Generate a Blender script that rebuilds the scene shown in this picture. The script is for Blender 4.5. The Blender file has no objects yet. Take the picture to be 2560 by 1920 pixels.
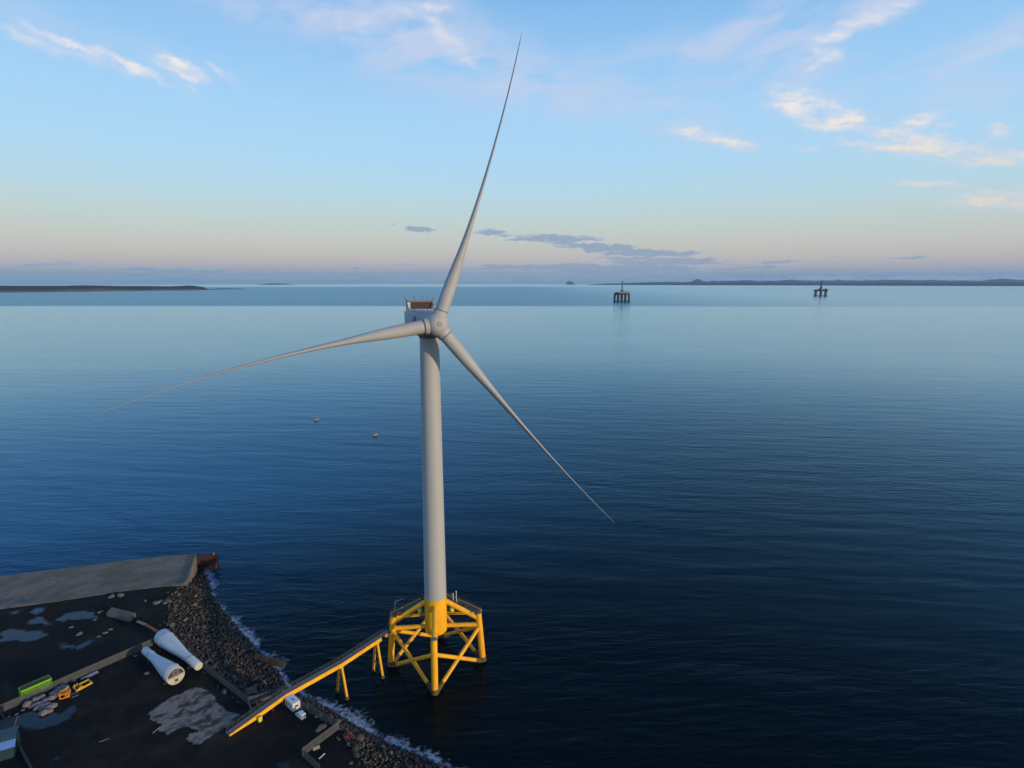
import bpy, bmesh, math, random
from mathutils import Vector, Matrix, noise
R = math.radians
random.seed(7)
S = bpy.context.scene
COL = S.collection

# ------------------------------------------------------------------ camera
CAM_H, PITCH, FPX = 122.883, R(9.773), 1503.15        # metres, tilt down, focal length for a 2560 px wide frame
cd = bpy.data.cameras.new('camera'); cam = bpy.data.objects.new('camera', cd); COL.objects.link(cam)
cd.sensor_width = 36.0; cd.lens = FPX / 2560 * 36.0
cd.clip_start = 0.5; cd.clip_end = 120000
cam.location = (0, 0, CAM_H); cam.rotation_euler = (R(90) - PITCH, 0, 0)
S.camera = cam
FW = Vector((0, math.cos(PITCH), -math.sin(PITCH))); UP = Vector((0, math.sin(PITCH), math.cos(PITCH)))
def ray(px, py): return FW + Vector((1, 0, 0)) * ((px - 1280) / FPX) - UP * ((py - 960) / FPX)
def at(px, py, z=0.0):                                 # ground point seen at a pixel of the photograph
    d = ray(px, py); t = (z - CAM_H) / d.z
    return Vector((0, 0, CAM_H)) + d * t
def azel(px, py):
    d = ray(px, py).normalized()
    return math.degrees(math.atan2(d.x, d.y)), math.degrees(math.asin(d.z))
def drop(d): return -d * d / (2 * 7.4e6)               # the sea falls away with the earth's curve
def at_range(px, dist, z=0.0):                         # bearing of a pixel column, at a distance
    d = ray(px, 710); a = math.atan2(d.x, d.y)
    D = dist / math.cos(a)                               # dist is measured straight ahead
    return Vector((math.sin(a) * D, math.cos(a) * D, z + drop(D)))

# ------------------------------------------------------------------ exposure, sun, sky
S.view_settings.view_transform = 'Standard'; S.view_settings.look = 'None'
S.view_settings.exposure = 0.0; S.view_settings.gamma = 1.0
S.cycles.max_bounces = 6; S.cycles.volume_bounces = 0; S.cycles.transparent_max_bounces = 6
SUN_AZ, SUN_EL = 124.0, 7.0                            # degrees clockwise from the view direction (+Y)
sd = bpy.data.lights.new('sun', 'SUN'); so = bpy.data.objects.new('sun', sd); COL.objects.link(so)
sd.energy = 3.2; sd.angle = R(0.5); sd.color = (1.0, 0.80, 0.54)
sv = Vector((math.sin(R(SUN_AZ)) * math.cos(R(SUN_EL)), math.cos(R(SUN_AZ)) * math.cos(R(SUN_EL)), math.sin(R(SUN_EL))))
so.rotation_euler = sv.to_track_quat('Z', 'Y').to_euler()

def srgb(r, g, b, k=1.0):
    f = lambda c: (c / 255 / 12.92 if c / 255 <= 0.04045 else ((c / 255 + 0.055) / 1.055) ** 2.4) * k
    return (f(r), f(g), f(b), 1.0)

W = bpy.data.worlds.new('World'); S.world = W; W.use_nodes = True
def build_world():
    nt = W.node_tree; N = nt.nodes; L = nt.links; N.clear()
    def node(t, **kw):
        n = N.new(t)
        for k, v in kw.items(): setattr(n, k, v)
        return n
    def math_(op, a, b=None, clamp=False):
        n = node('ShaderNodeMath', operation=op, use_clamp=clamp)
        for i, v in enumerate((a, b)):
            if v is None: continue
            if isinstance(v, (int, float)): n.inputs[i].default_value = v
            else: L.new(v, n.inputs[i])
        return n.outputs[0]
    def mixc(f, a, b):
        n = node('ShaderNodeMix', data_type='RGBA')
        for s, v in ((n.inputs[0], f), (n.inputs[6], a), (n.inputs[7], b)):
            if isinstance(v, (int, float)): s.default_value = v
            elif isinstance(v, tuple): s.default_value = v
            else: L.new(v, s)
        return n.outputs[2]
    tc = node('ShaderNodeTexCoord'); sep = node('ShaderNodeSeparateXYZ'); L.new(tc.outputs['Generated'], sep.inputs[0])
    x, y, z = sep.outputs
    el = math_('MULTIPLY', math_('ARCSINE', z), 57.29578)
    az = math_('MULTIPLY', math_('ARCTAN2', x, y), 57.29578)
    # clear evening sky by height above the horizon
    rp = node('ShaderNodeValToRGB'); L.new(math_('DIVIDE', el, 90.0, True), rp.inputs[0])
    stops = [(-0.1, (128, 172, 196)), (0.35, (150, 176, 194)), (1.0, (188, 184, 188)), (1.9, (206, 197, 190)), (3.4, (207, 209, 199)),
             (5.4, (199, 218, 216)), (7.6, (188, 222, 236)), (10.5, (178, 221, 250)), (14.5, (169, 216, 253)), (19, (151, 203, 248)), (23.5, (130, 186, 239)),
             (33, (96, 152, 214)), (60, (62, 116, 186)), (90, (50, 100, 170))]
    e = rp.color_ramp.elements
    while len(e) < len(stops): e.new(0.5)
    for i, (d, c) in enumerate(stops):
        e[i].position = max(0.0, d / 90); e[i].color = srgb(*c)
    clear = rp.outputs[0]
    # warm side towards the low sun
    dt = node('ShaderNodeVectorMath', operation='DOT_PRODUCT'); L.new(tc.outputs['Generated'], dt.inputs[0])
    dt.inputs[1].default_value = (math.sin(R(SUN_AZ)), math.cos(R(SUN_AZ)), 0.08)
    glow = math_('POWER', math_('MAXIMUM', dt.outputs['Value'], 0.0), 5.0)
    clear = mixc(math_('MULTIPLY', glow, 0.75), clear, (1.15, 0.78, 0.45, 1))
    sky = node('ShaderNodeTexSky', sky_type='NISHITA'); sky.sun_disc = False
    sky.sun_elevation = R(SUN_EL); sky.sun_rotation = R(SUN_AZ); sky.altitude = 120; sky.dust_density = 0.6
    sk = node('ShaderNodeVectorMath', operation='SCALE'); L.new(sky.outputs[0], sk.inputs[0]); sk.inputs[3].default_value = 0.12
    clear = mixc(0.06, clear, sk.outputs[0])
    col = clear
    bg = node('ShaderNodeBackground'); L.new(col, bg.inputs[0]); bg.inputs[1].default_value = 1.0
    out = node('ShaderNodeOutputWorld'); L.new(bg.outputs[0], out.inputs[0])
build_world()

# ------------------------------------------------------------------ clouds: a shell far outside the air, laid out by bearing and height
def build_clouds():
    veils = [(1010, 90, 420, 120, -14, 1), (1250, 180, 480, 75, -13, 1), (760, 30, 360, 75, -5, .8), (1600, 270, 330, 55, -17, .75), (1490, 185, 300, 60, 10, .6),
                      (1830, 90, 330, 42, 22, .9), (2140, 30, 420, 50, 16, 1), (2480, 120, 240, 45, 14, .8), (2350, 230, 300, 45, -5, .5), (120, 60, 350, 40, -6, .35), (2050, 150, 160, 60, 30, .7)]
    wisps = [(2010, 262, 110, 40, -18, 1.25), (2085, 305, 100, 34, -8, 1.25), (2170, 318, 130, 20, 5, .7), (2240, 325, 110, 26, 14, 1.1), (2290, 365, 200, 34, -11, 1.1),
                      (2430, 390, 150, 20, -9, .7), (2500, 398, 130, 24, -2, 1), (2330, 462, 110, 13, -8, .9), (2470, 496, 110, 30, 2, 1), (2545, 505, 90, 24, -10, .9), (2490, 330, 50, 30, 10, .8), (2360, 318, 40, 16, 10, .7),
                      (1760, 340, 130, 24, -17, 1.0), (1840, 360, 70, 20, -16, 1), (2020, 374, 80, 12, -6, .5), (2180, 388, 60, 14, -5, .4),
                      (90, 100, 110, 16, -9, .8), (210, 130, 150, 17, -15, .95), (340, 170, 120, 18, -18, .95), (455, 160, 75, 20, -20, 1.15), (465, 195, 55, 30, -50, .9), (440, 175, 90, 20, -15, .8), (560, 185, 60, 14, -30, .7), (110, 125, 60, 12, -20, .5),
                      (1120, 100, 130, 30, -40, .75), (1060, 20, 140, 22, 6, .6), (850, 70, 22, 50, 15, .45), (800, 30, 70, 20, 30, .4), (910, 70, 26, 50, 25, .4),
                      (2080, 95, 130, 30, 25, .8), (2200, 40, 150, 24, 14, .7), (2060, 150, 70, 22, 24, .7), (1960, 215, 100, 16, 8, .6), (2520, 110, 90, 18, 14, .5)]
    bars = [(1050, 574, 52, 10, -3, 1.2), (1232, 582, 62, 12, -4, 1.2), (1268, 600, 22, 6, 0, .9), (1400, 597, 140, 14, -2, 1.35), (1480, 618, 130, 15, -5, 1.2), (1590, 632, 160, 13, -3, 1.35), (1545, 622, 70, 16, 0, 1.2), (1690, 634, 90, 7, 2, 1),
                      (1640, 653, 210, 14, -1, 1.3), (1420, 668, 230, 13, 0, 1.2), (1230, 668, 120, 10, 0, 1.05), (1550, 672, 270, 16, 0, 1.3), (1290, 600, 26, 7, 0, .9), (1930, 655, 85, 6, 0, .9), (1880, 670, 120, 7, 2, .9), (2080, 645, 60, 4, 0, .6), (2280, 645, 60, 5, 0, .8),
                      (150, 658, 60, 7, 0, 1.1), (60, 663, 60, 6, 0, .8), (270, 672, 90, 5, 0, .6), (440, 676, 160, 9, 0, .9), (890, 671, 24, 6, 0, .9), (980, 560, 14, 6, 0, .7), (820, 677, 40, 5, 0, .5), (1010, 663, 60, 4, 0, .6), (620, 690, 300, 15, 0, .55), (120, 692, 330, 14, 0, .5),
                      (1150, 694, 400, 14, 0, .55), (1500, 692, 420, 14, 0, .6), (2420, 682, 420, 15, 2, .6), (2150, 690, 300, 12, 0, .5)]
    KP = math.degrees(1 / FPX)
    def prep(bl, k):
        out = []
        for px, py, a, b, tilt, st in bl:
            A, E = azel(px, py); out.append((A, E, 1 / (a * KP * k), 1 / (b * KP * k), math.cos(R(tilt)), math.sin(R(tilt)), st, max(a, b) * KP * k))
        return out
    V, Wp, B = prep(veils, 1.3), prep(wisps, 1.28), prep(bars, 1.22)
    def mask(bl, x, y):
        t = 0.0
        for A, E, ia, ib, c, s_, st, rad in bl:
            dx, dy = x - A, y - E
            if abs(dx) > rad or abs(dy) > rad: continue
            u, v = (dx * c + dy * s_) * ia, (dy * c - dx * s_) * ib; q = u * u + v * v
            if q < 1:
                q = 1 - math.sqrt(q); t = max(t, st * q * q * (3 - 2 * q))
        return t
    nz = noise.noise
    def fbm(x, y, z, o):
        t, a = 0.0, .5
        for _ in range(o): t += a * nz(Vector((x, y, z))); x *= 2.03; y *= 2.03; a *= .55
        return t
    def ss(v, a, b): v = min(1, max(0, (v - a) / (b - a))); return v * v * (3 - 2 * v)
    RAD = 78000.0; az0, az1, e0, e1, st = -62.0, 62.0, -.6, 44.0, .16
    rows = []; e = e0
    while e < e1: rows.append(e); e += .06 if e < 6.5 else (.13 if e < 26 else .6)
    nx = int((az1 - az0) / st) + 1; vs = []; col = []
    for e in rows:
        for i in range(nx):
            a = az0 + i * st
            vs.append((RAD * math.cos(R(e)) * math.sin(R(a)), RAD * math.cos(R(e)) * math.cos(R(a)), CAM_H + RAD * math.sin(R(e))))
            if abs(a) > 47 or e > 27: col += [0, 0, 0, 1]; continue
            x, y = a + 1.6 * fbm(a * .3, e * .3, 1, 2), e + .9 * fbm(a * .3, e * .3, 7, 2); m1 = mask(V, x, y)
            if m1 > 0: m1 *= ss(.62 + fbm(x * .14 + y * .05, y * .5 - x * .08, 3, 4), .22, .80)
            x, y = a + 1.0 * fbm(a * .8, e * 1.2, 11, 3), e + .55 * fbm(a * .8, e * 1.2, 17, 3); m2 = mask(Wp, x, y)
            if m2 > 0: c_, s_ = .978, -.208; m2 = ss(m2 * (1.0 + 1.3 * fbm((x * c_ + y * s_) * .38, (y * c_ - x * s_) * 2.0, 5, 6)), .05, 1.42)
            m3 = 0
            if e < 7:
                x, y = a + .9 * fbm(a * 1.2, e * 2.0, 21, 3), e + .30 * fbm(a * 1.2, e * 2.4, 27, 3); m3 = mask(B, x, y)
                if m3 > 0: m3 = ss(m3 * (1.05 + 1.9 * fbm(x * .42, y * 3.6, 9, 5)), .14, .74)
            col += [m1, m2, m3, 1]
    ny = len(rows); fs = [(j * nx + i, j * nx + i + 1, (j + 1) * nx + i + 1, (j + 1) * nx + i) for j in range(ny - 1) for i in range(nx - 1)]
    me = bpy.data.meshes.new('clouds'); me.from_pydata(vs, [], fs); me.polygons.foreach_set('use_smooth', [True] * len(fs))
    at_ = me.attributes.new('cover', 'FLOAT_COLOR', 'POINT'); at_.data.foreach_set('color', col)
    m = bpy.data.materials.new('cloud_light'); m.use_nodes = True; m.cycles.emission_sampling = 'NONE'; nt = m.node_tree; N = nt.nodes; L = nt.links; N.clear()
    at2 = N.new('ShaderNodeAttribute'); at2.attribute_name = 'cover'; sp = N.new('ShaderNodeSeparateColor'); L.new(at2.outputs['Color'], sp.inputs[0])
    def mth(op, a, b=None):
        n = N.new('ShaderNodeMath'); n.operation = op; n.use_clamp = True
        for i, v in enumerate((a, b)):
            if isinstance(v, (int, float)): n.inputs[i].default_value = v
            elif v is not None: L.new(v, n.inputs[i])
        return n.outputs[0]
    def mixc(f, a, b):
        n = N.new('ShaderNodeMix'); n.data_type = 'RGBA'; L.new(f, n.inputs[0])
        for k, v in ((6, a), (7, b)):
            if isinstance(v, tuple): n.inputs[k].default_value = v
            else: L.new(v, n.inputs[k])
        return n.outputs[2]
    g = N.new('ShaderNodeNewGeometry'); nz_ = N.new('ShaderNodeSeparateXYZ'); L.new(g.outputs['Position'], nz_.inputs[0])
    low = N.new('ShaderNodeMapRange'); L.new(nz_.outputs[2], low.inputs[0]); low.inputs[1].default_value = 400; low.inputs[2].default_value = 4200
    hi = N.new('ShaderNodeMapRange'); L.new(nz_.outputs[2], hi.inputs[0]); hi.inputs[1].default_value = 6500; hi.inputs[2].default_value = 20000
    av = mth('MULTIPLY', sp.outputs[0], .85); aw = sp.outputs[1]; ab = mth('MULTIPLY', sp.outputs[2], .80)
    c = mixc(aw, srgb(200, 211, 237), mixc(hi.outputs[0], srgb(232, 222, 205), srgb(242, 237, 234)))
    c = mixc(ab, c, mixc(low.outputs[0], srgb(140, 164, 184), srgb(120, 147, 174)))
    inv = mth('MULTIPLY', mth('MULTIPLY', mth('SUBTRACT', 1.0, av), mth('SUBTRACT', 1.0, aw)), mth('SUBTRACT', 1.0, ab))
    em = N.new('ShaderNodeEmission'); L.new(c, em.inputs[0]); tr = N.new('ShaderNodeBsdfTransparent'); mx = N.new('ShaderNodeMixShader')
    L.new(inv, mx.inputs[0]); L.new(em.outputs[0], mx.inputs[1]); L.new(tr.outputs[0], mx.inputs[2])
    o = N.new('ShaderNodeOutputMaterial'); L.new(mx.outputs[0], o.inputs[0])
    me.materials.append(m); ob = bpy.data.objects.new('sky', me); COL.objects.link(ob); ob['kind'] = 'structure'
build_clouds()


# ------------------------------------------------------------------ helpers
def tag(o, label=None, cat=None, group=None, kind=None):
    for k, v in (('label', label), ('category', cat), ('group', group), ('kind', kind)):
        if v: o[k] = v
    return o
def thing(name, label, cat, loc=(0, 0, 0), rz=0.0, group=None):
    o = bpy.data.objects.new(name, None); COL.objects.link(o); o.empty_display_size = 1
    o.location = loc; o.rotation_euler = (0, 0, rz)
    return tag(o, label, cat, group)

class MB:
    """collects shapes; build() links them as ONE mesh object"""
    def __init__(s): s.v = []; s.f = []; s.sm = []; s.at = []
    def add(s, vs, fs, smooth=False, val=0.0):
        b = len(s.v); s.v += [Vector(p) for p in vs]; s.at += [val] * len(vs)
        for f in fs: s.f.append(tuple(i + b for i in f)); s.sm.append(smooth)
    def box(s, c, size, M=None, val=0.0):
        hx, hy, hz = size[0] / 2, size[1] / 2, size[2] / 2
        vs = [Vector((x, y, z)) for x in (-hx, hx) for y in (-hy, hy) for z in (-hz, hz)]
        if M is not None: vs = [M @ p for p in vs]
        s.add([p + Vector(c) for p in vs], [(0, 1, 3, 2), (4, 6, 7, 5), (0, 4, 5, 1), (2, 3, 7, 6), (0, 2, 6, 4), (1, 5, 7, 3)], False, val)
    def beam(s, a, b, w, h, up=Vector((0, 0, 1)), val=0.0):      # rectangular bar
        a, b = Vector(a), Vector(b); d = (b - a).normalized()
        if abs(d.dot(up)) > .98: up = Vector((0, 1, 0))
        sx = d.cross(up).normalized() * (w / 2); sy = sx.cross(d).normalized() * (h / 2)
        vs = [p + i * sx + j * sy for p in (a, b) for i, j in ((-1, -1), (1, -1), (1, 1), (-1, 1))]
        s.add(vs, [(3, 2, 1, 0), (4, 5, 6, 7), (0, 1, 5, 4), (1, 2, 6, 5), (2, 3, 7, 6), (3, 0, 4, 7)], False, val)
    def loft(s, rings, cap=True, smooth=True, val=0.0):
        n = len(rings[0]); vs = [p for r in rings for p in r]; fs = []
        for k in range(len(rings) - 1):
            for i in range(n):
                j = (i + 1) % n; fs.append((k * n + i, k * n + j, (k + 1) * n + j, (k + 1) * n + i))
        b = len(s.v); s.add(vs, fs, smooth, val)
        if cap:
            for r, rev in ((rings[0], True), (rings[-1], False)):
                m = len(s.v); s.v += [Vector(p) for p in r]; s.at += [val] * n
                f = tuple(range(m, m + n)); s.f.append(f[::-1] if rev else f); s.sm.append(False)
    def tube(s, a, b, r0, r1=None, n=16, cap=True, val=0.0):
        s.lathe(a, b, [(0, r0), (1, r0 if r1 is None else r1)], n, cap, val)
    def lathe(s, a, b, prof, n=24, cap=True, val=0.0):           # prof: (t along a-b, radius)
        a, b = Vector(a), Vector(b); d = b - a; q = d.to_track_quat('Z', 'Y')
        s.loft([[a + d * t + q @ Vector((r * math.cos(2 * math.pi * i / n), r * math.sin(2 * math.pi * i / n), 0)) for i in range(n)] for t, r in prof], cap, True, val)
    def poly(s, pts, z0, z1):                                    # prism over an outline (counter-clockwise)
        n = len(pts); vs = [Vector((p[0], p[1], z0)) for p in pts] + [Vector((p[0], p[1], z1)) for p in pts]
        s.add(vs, [tuple(range(n))[::-1], tuple(range(n, 2 * n))] + [(i, (i + 1) % n, n + (i + 1) % n, n + i) for i in range(n)])
    def shift(s, d):
        d = Vector(d); s.v = [p + d for p in s.v]; return s
    def build(s, name, mat, parent=None, attr=False, bevel=0.0):
        me = bpy.data.meshes.new(name); me.from_pydata(s.v, [], s.f); me.polygons.foreach_set('use_smooth', s.sm)
        if attr:
            a = me.attributes.new('tone', 'FLOAT', 'POINT'); a.data.foreach_set('value', s.at)
        bm = bmesh.new(); bm.from_mesh(me); bmesh.ops.recalc_face_normals(bm, faces=bm.faces); bm.to_mesh(me); bm.free()
        me.update(); o = bpy.data.objects.new(name, me); COL.objects.link(o)
        if mat: me.materials.append(mat)
        if parent is not None: o.parent = parent
        if bevel:
            m = o.modifiers.new('bevel', 'BEVEL'); m.width = bevel; m.segments = 2; m.limit_method = 'ANGLE'; m.angle_limit = R(40)
        return o
def copy_thing(root, loc, rz, label=None):
    r = root.copy(); COL.objects.link(r); r.location = loc; r.rotation_euler = (0, 0, rz)
    if label: r['label'] = label
    for ch in root.children:
        c = ch.copy(); COL.objects.link(c); c.parent = r
        for g in ch.children:
            d = g.copy(); COL.objects.link(d); d.parent = c
    return r

# ------------------------------------------------------------------ materials
def mat(name, c, rough=0.6, var=0.15, scale=1.0, bump=0.0, bscale=4.0, metal=0.0, c2=None, streak=1.0, lo=.35, hi=.65, spec=None, attr=None):
    m = bpy.data.materials.new(name); m.use_nodes = True; nt = m.node_tree; N = nt.nodes; L = nt.links
    b = N['Principled BSDF']; b.inputs['Roughness'].default_value = rough; b.inputs['Metallic'].default_value = metal
    if spec is not None: b.inputs['Specular IOR Level'].default_value = spec
    tc = N.new('ShaderNodeTexCoord'); mp = N.new('ShaderNodeMapping'); L.new(tc.outputs['Object'], mp.inputs[0])
    mp.inputs[3].default_value = (scale, scale, scale * streak)
    n = N.new('ShaderNodeTexNoise'); L.new(mp.outputs[0], n.inputs[0]); n.inputs['Scale'].default_value = 1; n.inputs['Detail'].default_value = 6; n.inputs['Roughness'].default_value = .65
    mr = N.new('ShaderNodeMapRange'); L.new(n.outputs[0], mr.inputs[0]); mr.inputs[1].default_value = lo; mr.inputs[2].default_value = hi
    mx = N.new('ShaderNodeMix'); mx.data_type = 'RGBA'; L.new(mr.outputs[0], mx.inputs[0])
    c = tuple(c)[:3]; c2 = tuple(c2)[:3] if c2 else tuple(v * (1 - var) for v in c)
    mx.inputs[6].default_value = (*c, 1); mx.inputs[7].default_value = (*c2, 1)
    src = mx.outputs[2]
    if attr:                                                   # per-piece tone
        a = N.new('ShaderNodeAttribute'); a.attribute_name = 'tone'
        m2 = N.new('ShaderNodeMix'); m2.data_type = 'RGBA'; L.new(a.outputs['Fac'], m2.inputs[0]); L.new(src, m2.inputs[6]); m2.inputs[7].default_value = (*attr, 1)
        src = m2.outputs[2]
    L.new(src, b.inputs['Base Color'])
    if bump:
        n2 = N.new('ShaderNodeTexNoise'); L.new(tc.outputs['Object'], n2.inputs[0]); n2.inputs['Scale'].default_value = bscale; n2.inputs['Detail'].default_value = 6
        bp = N.new('ShaderNodeBump'); bp.inputs['Strength'].default_value = 1; bp.inputs['Distance'].default_value = bump
        L.new(n2.outputs[0], bp.inputs['Height']); L.new(bp.outputs[0], b.inputs['Normal'])
    return m
M = {}
M['white'] = mat('pale_grey_paint', (.40, .40, .395), .6, .08, .15, streak=.2)
M['blade'] = mat('blade_gelcoat', (.39, .385, .38), .6, .07, .12)
M['yellow'] = mat('yellow_paint', (.90, .45, .006), .55, .16, .6, streak=.3, c2=(.62, .25, .012), lo=.42, hi=.85)
M['growth'] = mat('marine_growth', (.055, .04, .022), .8, .5, 2.5, bump=.08, bscale=5, c2=(.14, .09, .03))
M['grating'] = mat('brown_grating', (.10, .07, .045), .7, .4, 2)
M['cap'] = mat('grey_cap', (.22, .19, .13), .6, .2, 2)
M['dark'] = mat('dark_steel', (.03, .032, .04), .5, .3, 2)
M['navy'] = mat('navy_paint', (.012, .022, .07), .45, .2, 2)
M['seal'] = mat('dark_seal', (.17, .165, .16), .6, .2, 2)
M['cooler'] = mat('cooler_core', (.05, .035, .022), .7, .4, 2.5)
M['purple'] = mat('cooler_frame', (.19, .10, .10), .5, .2, 2)
M['logo'] = mat('blue_logo', (.02, .05, .26), .4, .05, 2)
M['grey_mark'] = mat('grey_mark', (.10, .10, .095), .5, .1, 2)
M['lime'] = mat('lime_paint', (.62, .74, .03), .4, .1, 2)
M['rail'] = mat('galvanised', (.17, .16, .14), .5, .2, 2, metal=.3)
M['deck'] = mat('bridge_deck', (.135, .125, .135), .75, .3, 1.2)
M['fence'] = mat('fence_steel', (.105, .115, .125), .6, .25, .8)
M['fence_dark'] = mat('fence_steel_green', (.085, .105, .115), .6, .25, .8)
M['tubewhite'] = mat('white_steel', (.54, .60, .63), .45, .12, .5, streak=1)
M['beige'] = mat('beige_panel', (.55, .50, .38), .6, .15, 1)
M['green'] = mat('green_container', (.20, .50, .006), .5, .18, 1)
M['greenroof'] = mat('green_container_roof', (.075, .07, .025), .8, .35, .8, c2=(.04, .045, .018))
M['bag'] = mat('net_rock_bag', (.25, .225, .21), .9, .45, 2.2, bump=.10, bscale=5, c2=(.11, .10, .095))
M['fyellow'] = mat('yellow_frame', (.72, .40, .02), .5, .15, 1)
M['orange'] = mat('orange_frame', (.80, .26, .006), .5, .15, 1)
M['board'] = mat('blue_board', (.22, .24, .34), .6, .2, 1)
M['stone'] = mat('pale_stone', (.17, .155, .135), .9, .35, 1.5, bump=.06)
M['block'] = mat('old_concrete', (.17, .14, .105), .9, .35, .8, bump=.03)
M['block_dark'] = mat('olive_concrete', (.085, .082, .062), .9, .3, .8, bump=.03)
M['rust'] = mat('rusty_sheet', (.10, .03, .016), .85, .5, .9, c2=(.03, .012, .01))
M['redorange'] = mat('red_orange_paint', (.45, .085, .02), .55, .2, 1)
M['cream'] = mat('cream_paint', (.36, .32, .26), .6, .2, 1)
M['red'] = mat('red_cloth', (.32, .025, .018), .7, .3, 2)
M['cabin'] = mat('white_cabin', (.66, .68, .70), .45, .08, 1)
M['vanw'] = mat('white_van_paint', (.68, .70, .72), .35, .05, 1)
M['glass'] = mat('dark_glass', (.02, .03, .045), .12, .05, 1)
M['tyre'] = mat('tyre', (.012, .012, .012), .8, .2, 2)
M['grey'] = mat('mid_grey', (.26, .26, .24), .6, .15, 1)
M['teal'] = mat('teal_sheet', (.030, .075, .095), .55, .25, .6)
M['tealwall'] = mat('teal_wall', (.008, .040, .062), .6, .25, .6)
M['bluesheet'] = mat('blue_roof_sheet', (.15, .27, .55), .45, .12, .8)
M['darkroof'] = mat('dark_roof', (.028, .027, .032), .8, .3, .6)
M['buoy'] = mat('orange_buoy', (.52, .27, .06), .5, .2, 1)
M['buoydark'] = mat('weedy_buoy', (.05, .03, .03), .8, .3, 1)
M['rig'] = mat('rig_dark', (.020, .016, .024), .7, .3, .05)
M['rigred'] = mat('rig_maroon', (.045, .022, .026), .7, .3, .05)
M['rigcream'] = mat('rig_cream', (.33, .28, .17), .7, .3, .05)
M['dullgreen'] = mat('dull_green', (.16, .17, .10), .7, .2, 1)
M['weed'] = mat('brown_weed', (.075, .042, .012), .9, .5, 1.2, bump=.12, bscale=3, c2=(.03, .02, .01))
M['rock'] = mat('armour_rock', (.050, .040, .027), .9, .45, 1.2, bump=.10, bscale=2.5, c2=(.017, .014, .010), attr=(.125, .108, .082))
M['wetrock'] = mat('wet_rock', (.014, .012, .010), .55, .4, 1.2, bump=.10, bscale=2.5, c2=(.007, .006, .006))
M['foam'] = mat('sea_foam', (.40, .50, .66), .8, .25, 1.5)

def frayed(m, lo=.35, hi=.65, amp=.5, scale=.9):
    """let what lies below show through where the patch is thin"""
    nt = m.node_tree; N = nt.nodes; L = nt.links; b = N['Principled BSDF']; out = N['Material Output']
    a = N.new('ShaderNodeAttribute'); a.attribute_name = 'tone'; g = N.new('ShaderNodeNewGeometry'); n = N.new('ShaderNodeTexNoise'); L.new(g.outputs['Position'], n.inputs[0])
    n.inputs['Scale'].default_value = scale; n.inputs['Detail'].default_value = 6; n.inputs['Roughness'].default_value = .65
    k = N.new('ShaderNodeMath'); k.operation = 'MULTIPLY_ADD'; L.new(n.outputs[0], k.inputs[0]); k.inputs[1].default_value = amp; k.inputs[2].default_value = -amp / 2
    t = N.new('ShaderNodeMath'); t.operation = 'ADD'; L.new(k.outputs[0], t.inputs[0]); L.new(a.outputs['Fac'], t.inputs[1])
    r = N.new('ShaderNodeMapRange'); L.new(t.outputs[0], r.inputs[0]); r.inputs[1].default_value = lo; r.inputs[2].default_value = hi
    tr = N.new('ShaderNodeBsdfTransparent'); mx = N.new('ShaderNodeMixShader'); L.new(r.outputs[0], mx.inputs[0]); L.new(tr.outputs[0], mx.inputs[1]); L.new(b.outputs[0], mx.inputs[2]); L.new(mx.outputs[0], out.inputs[0])
    return m
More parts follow.
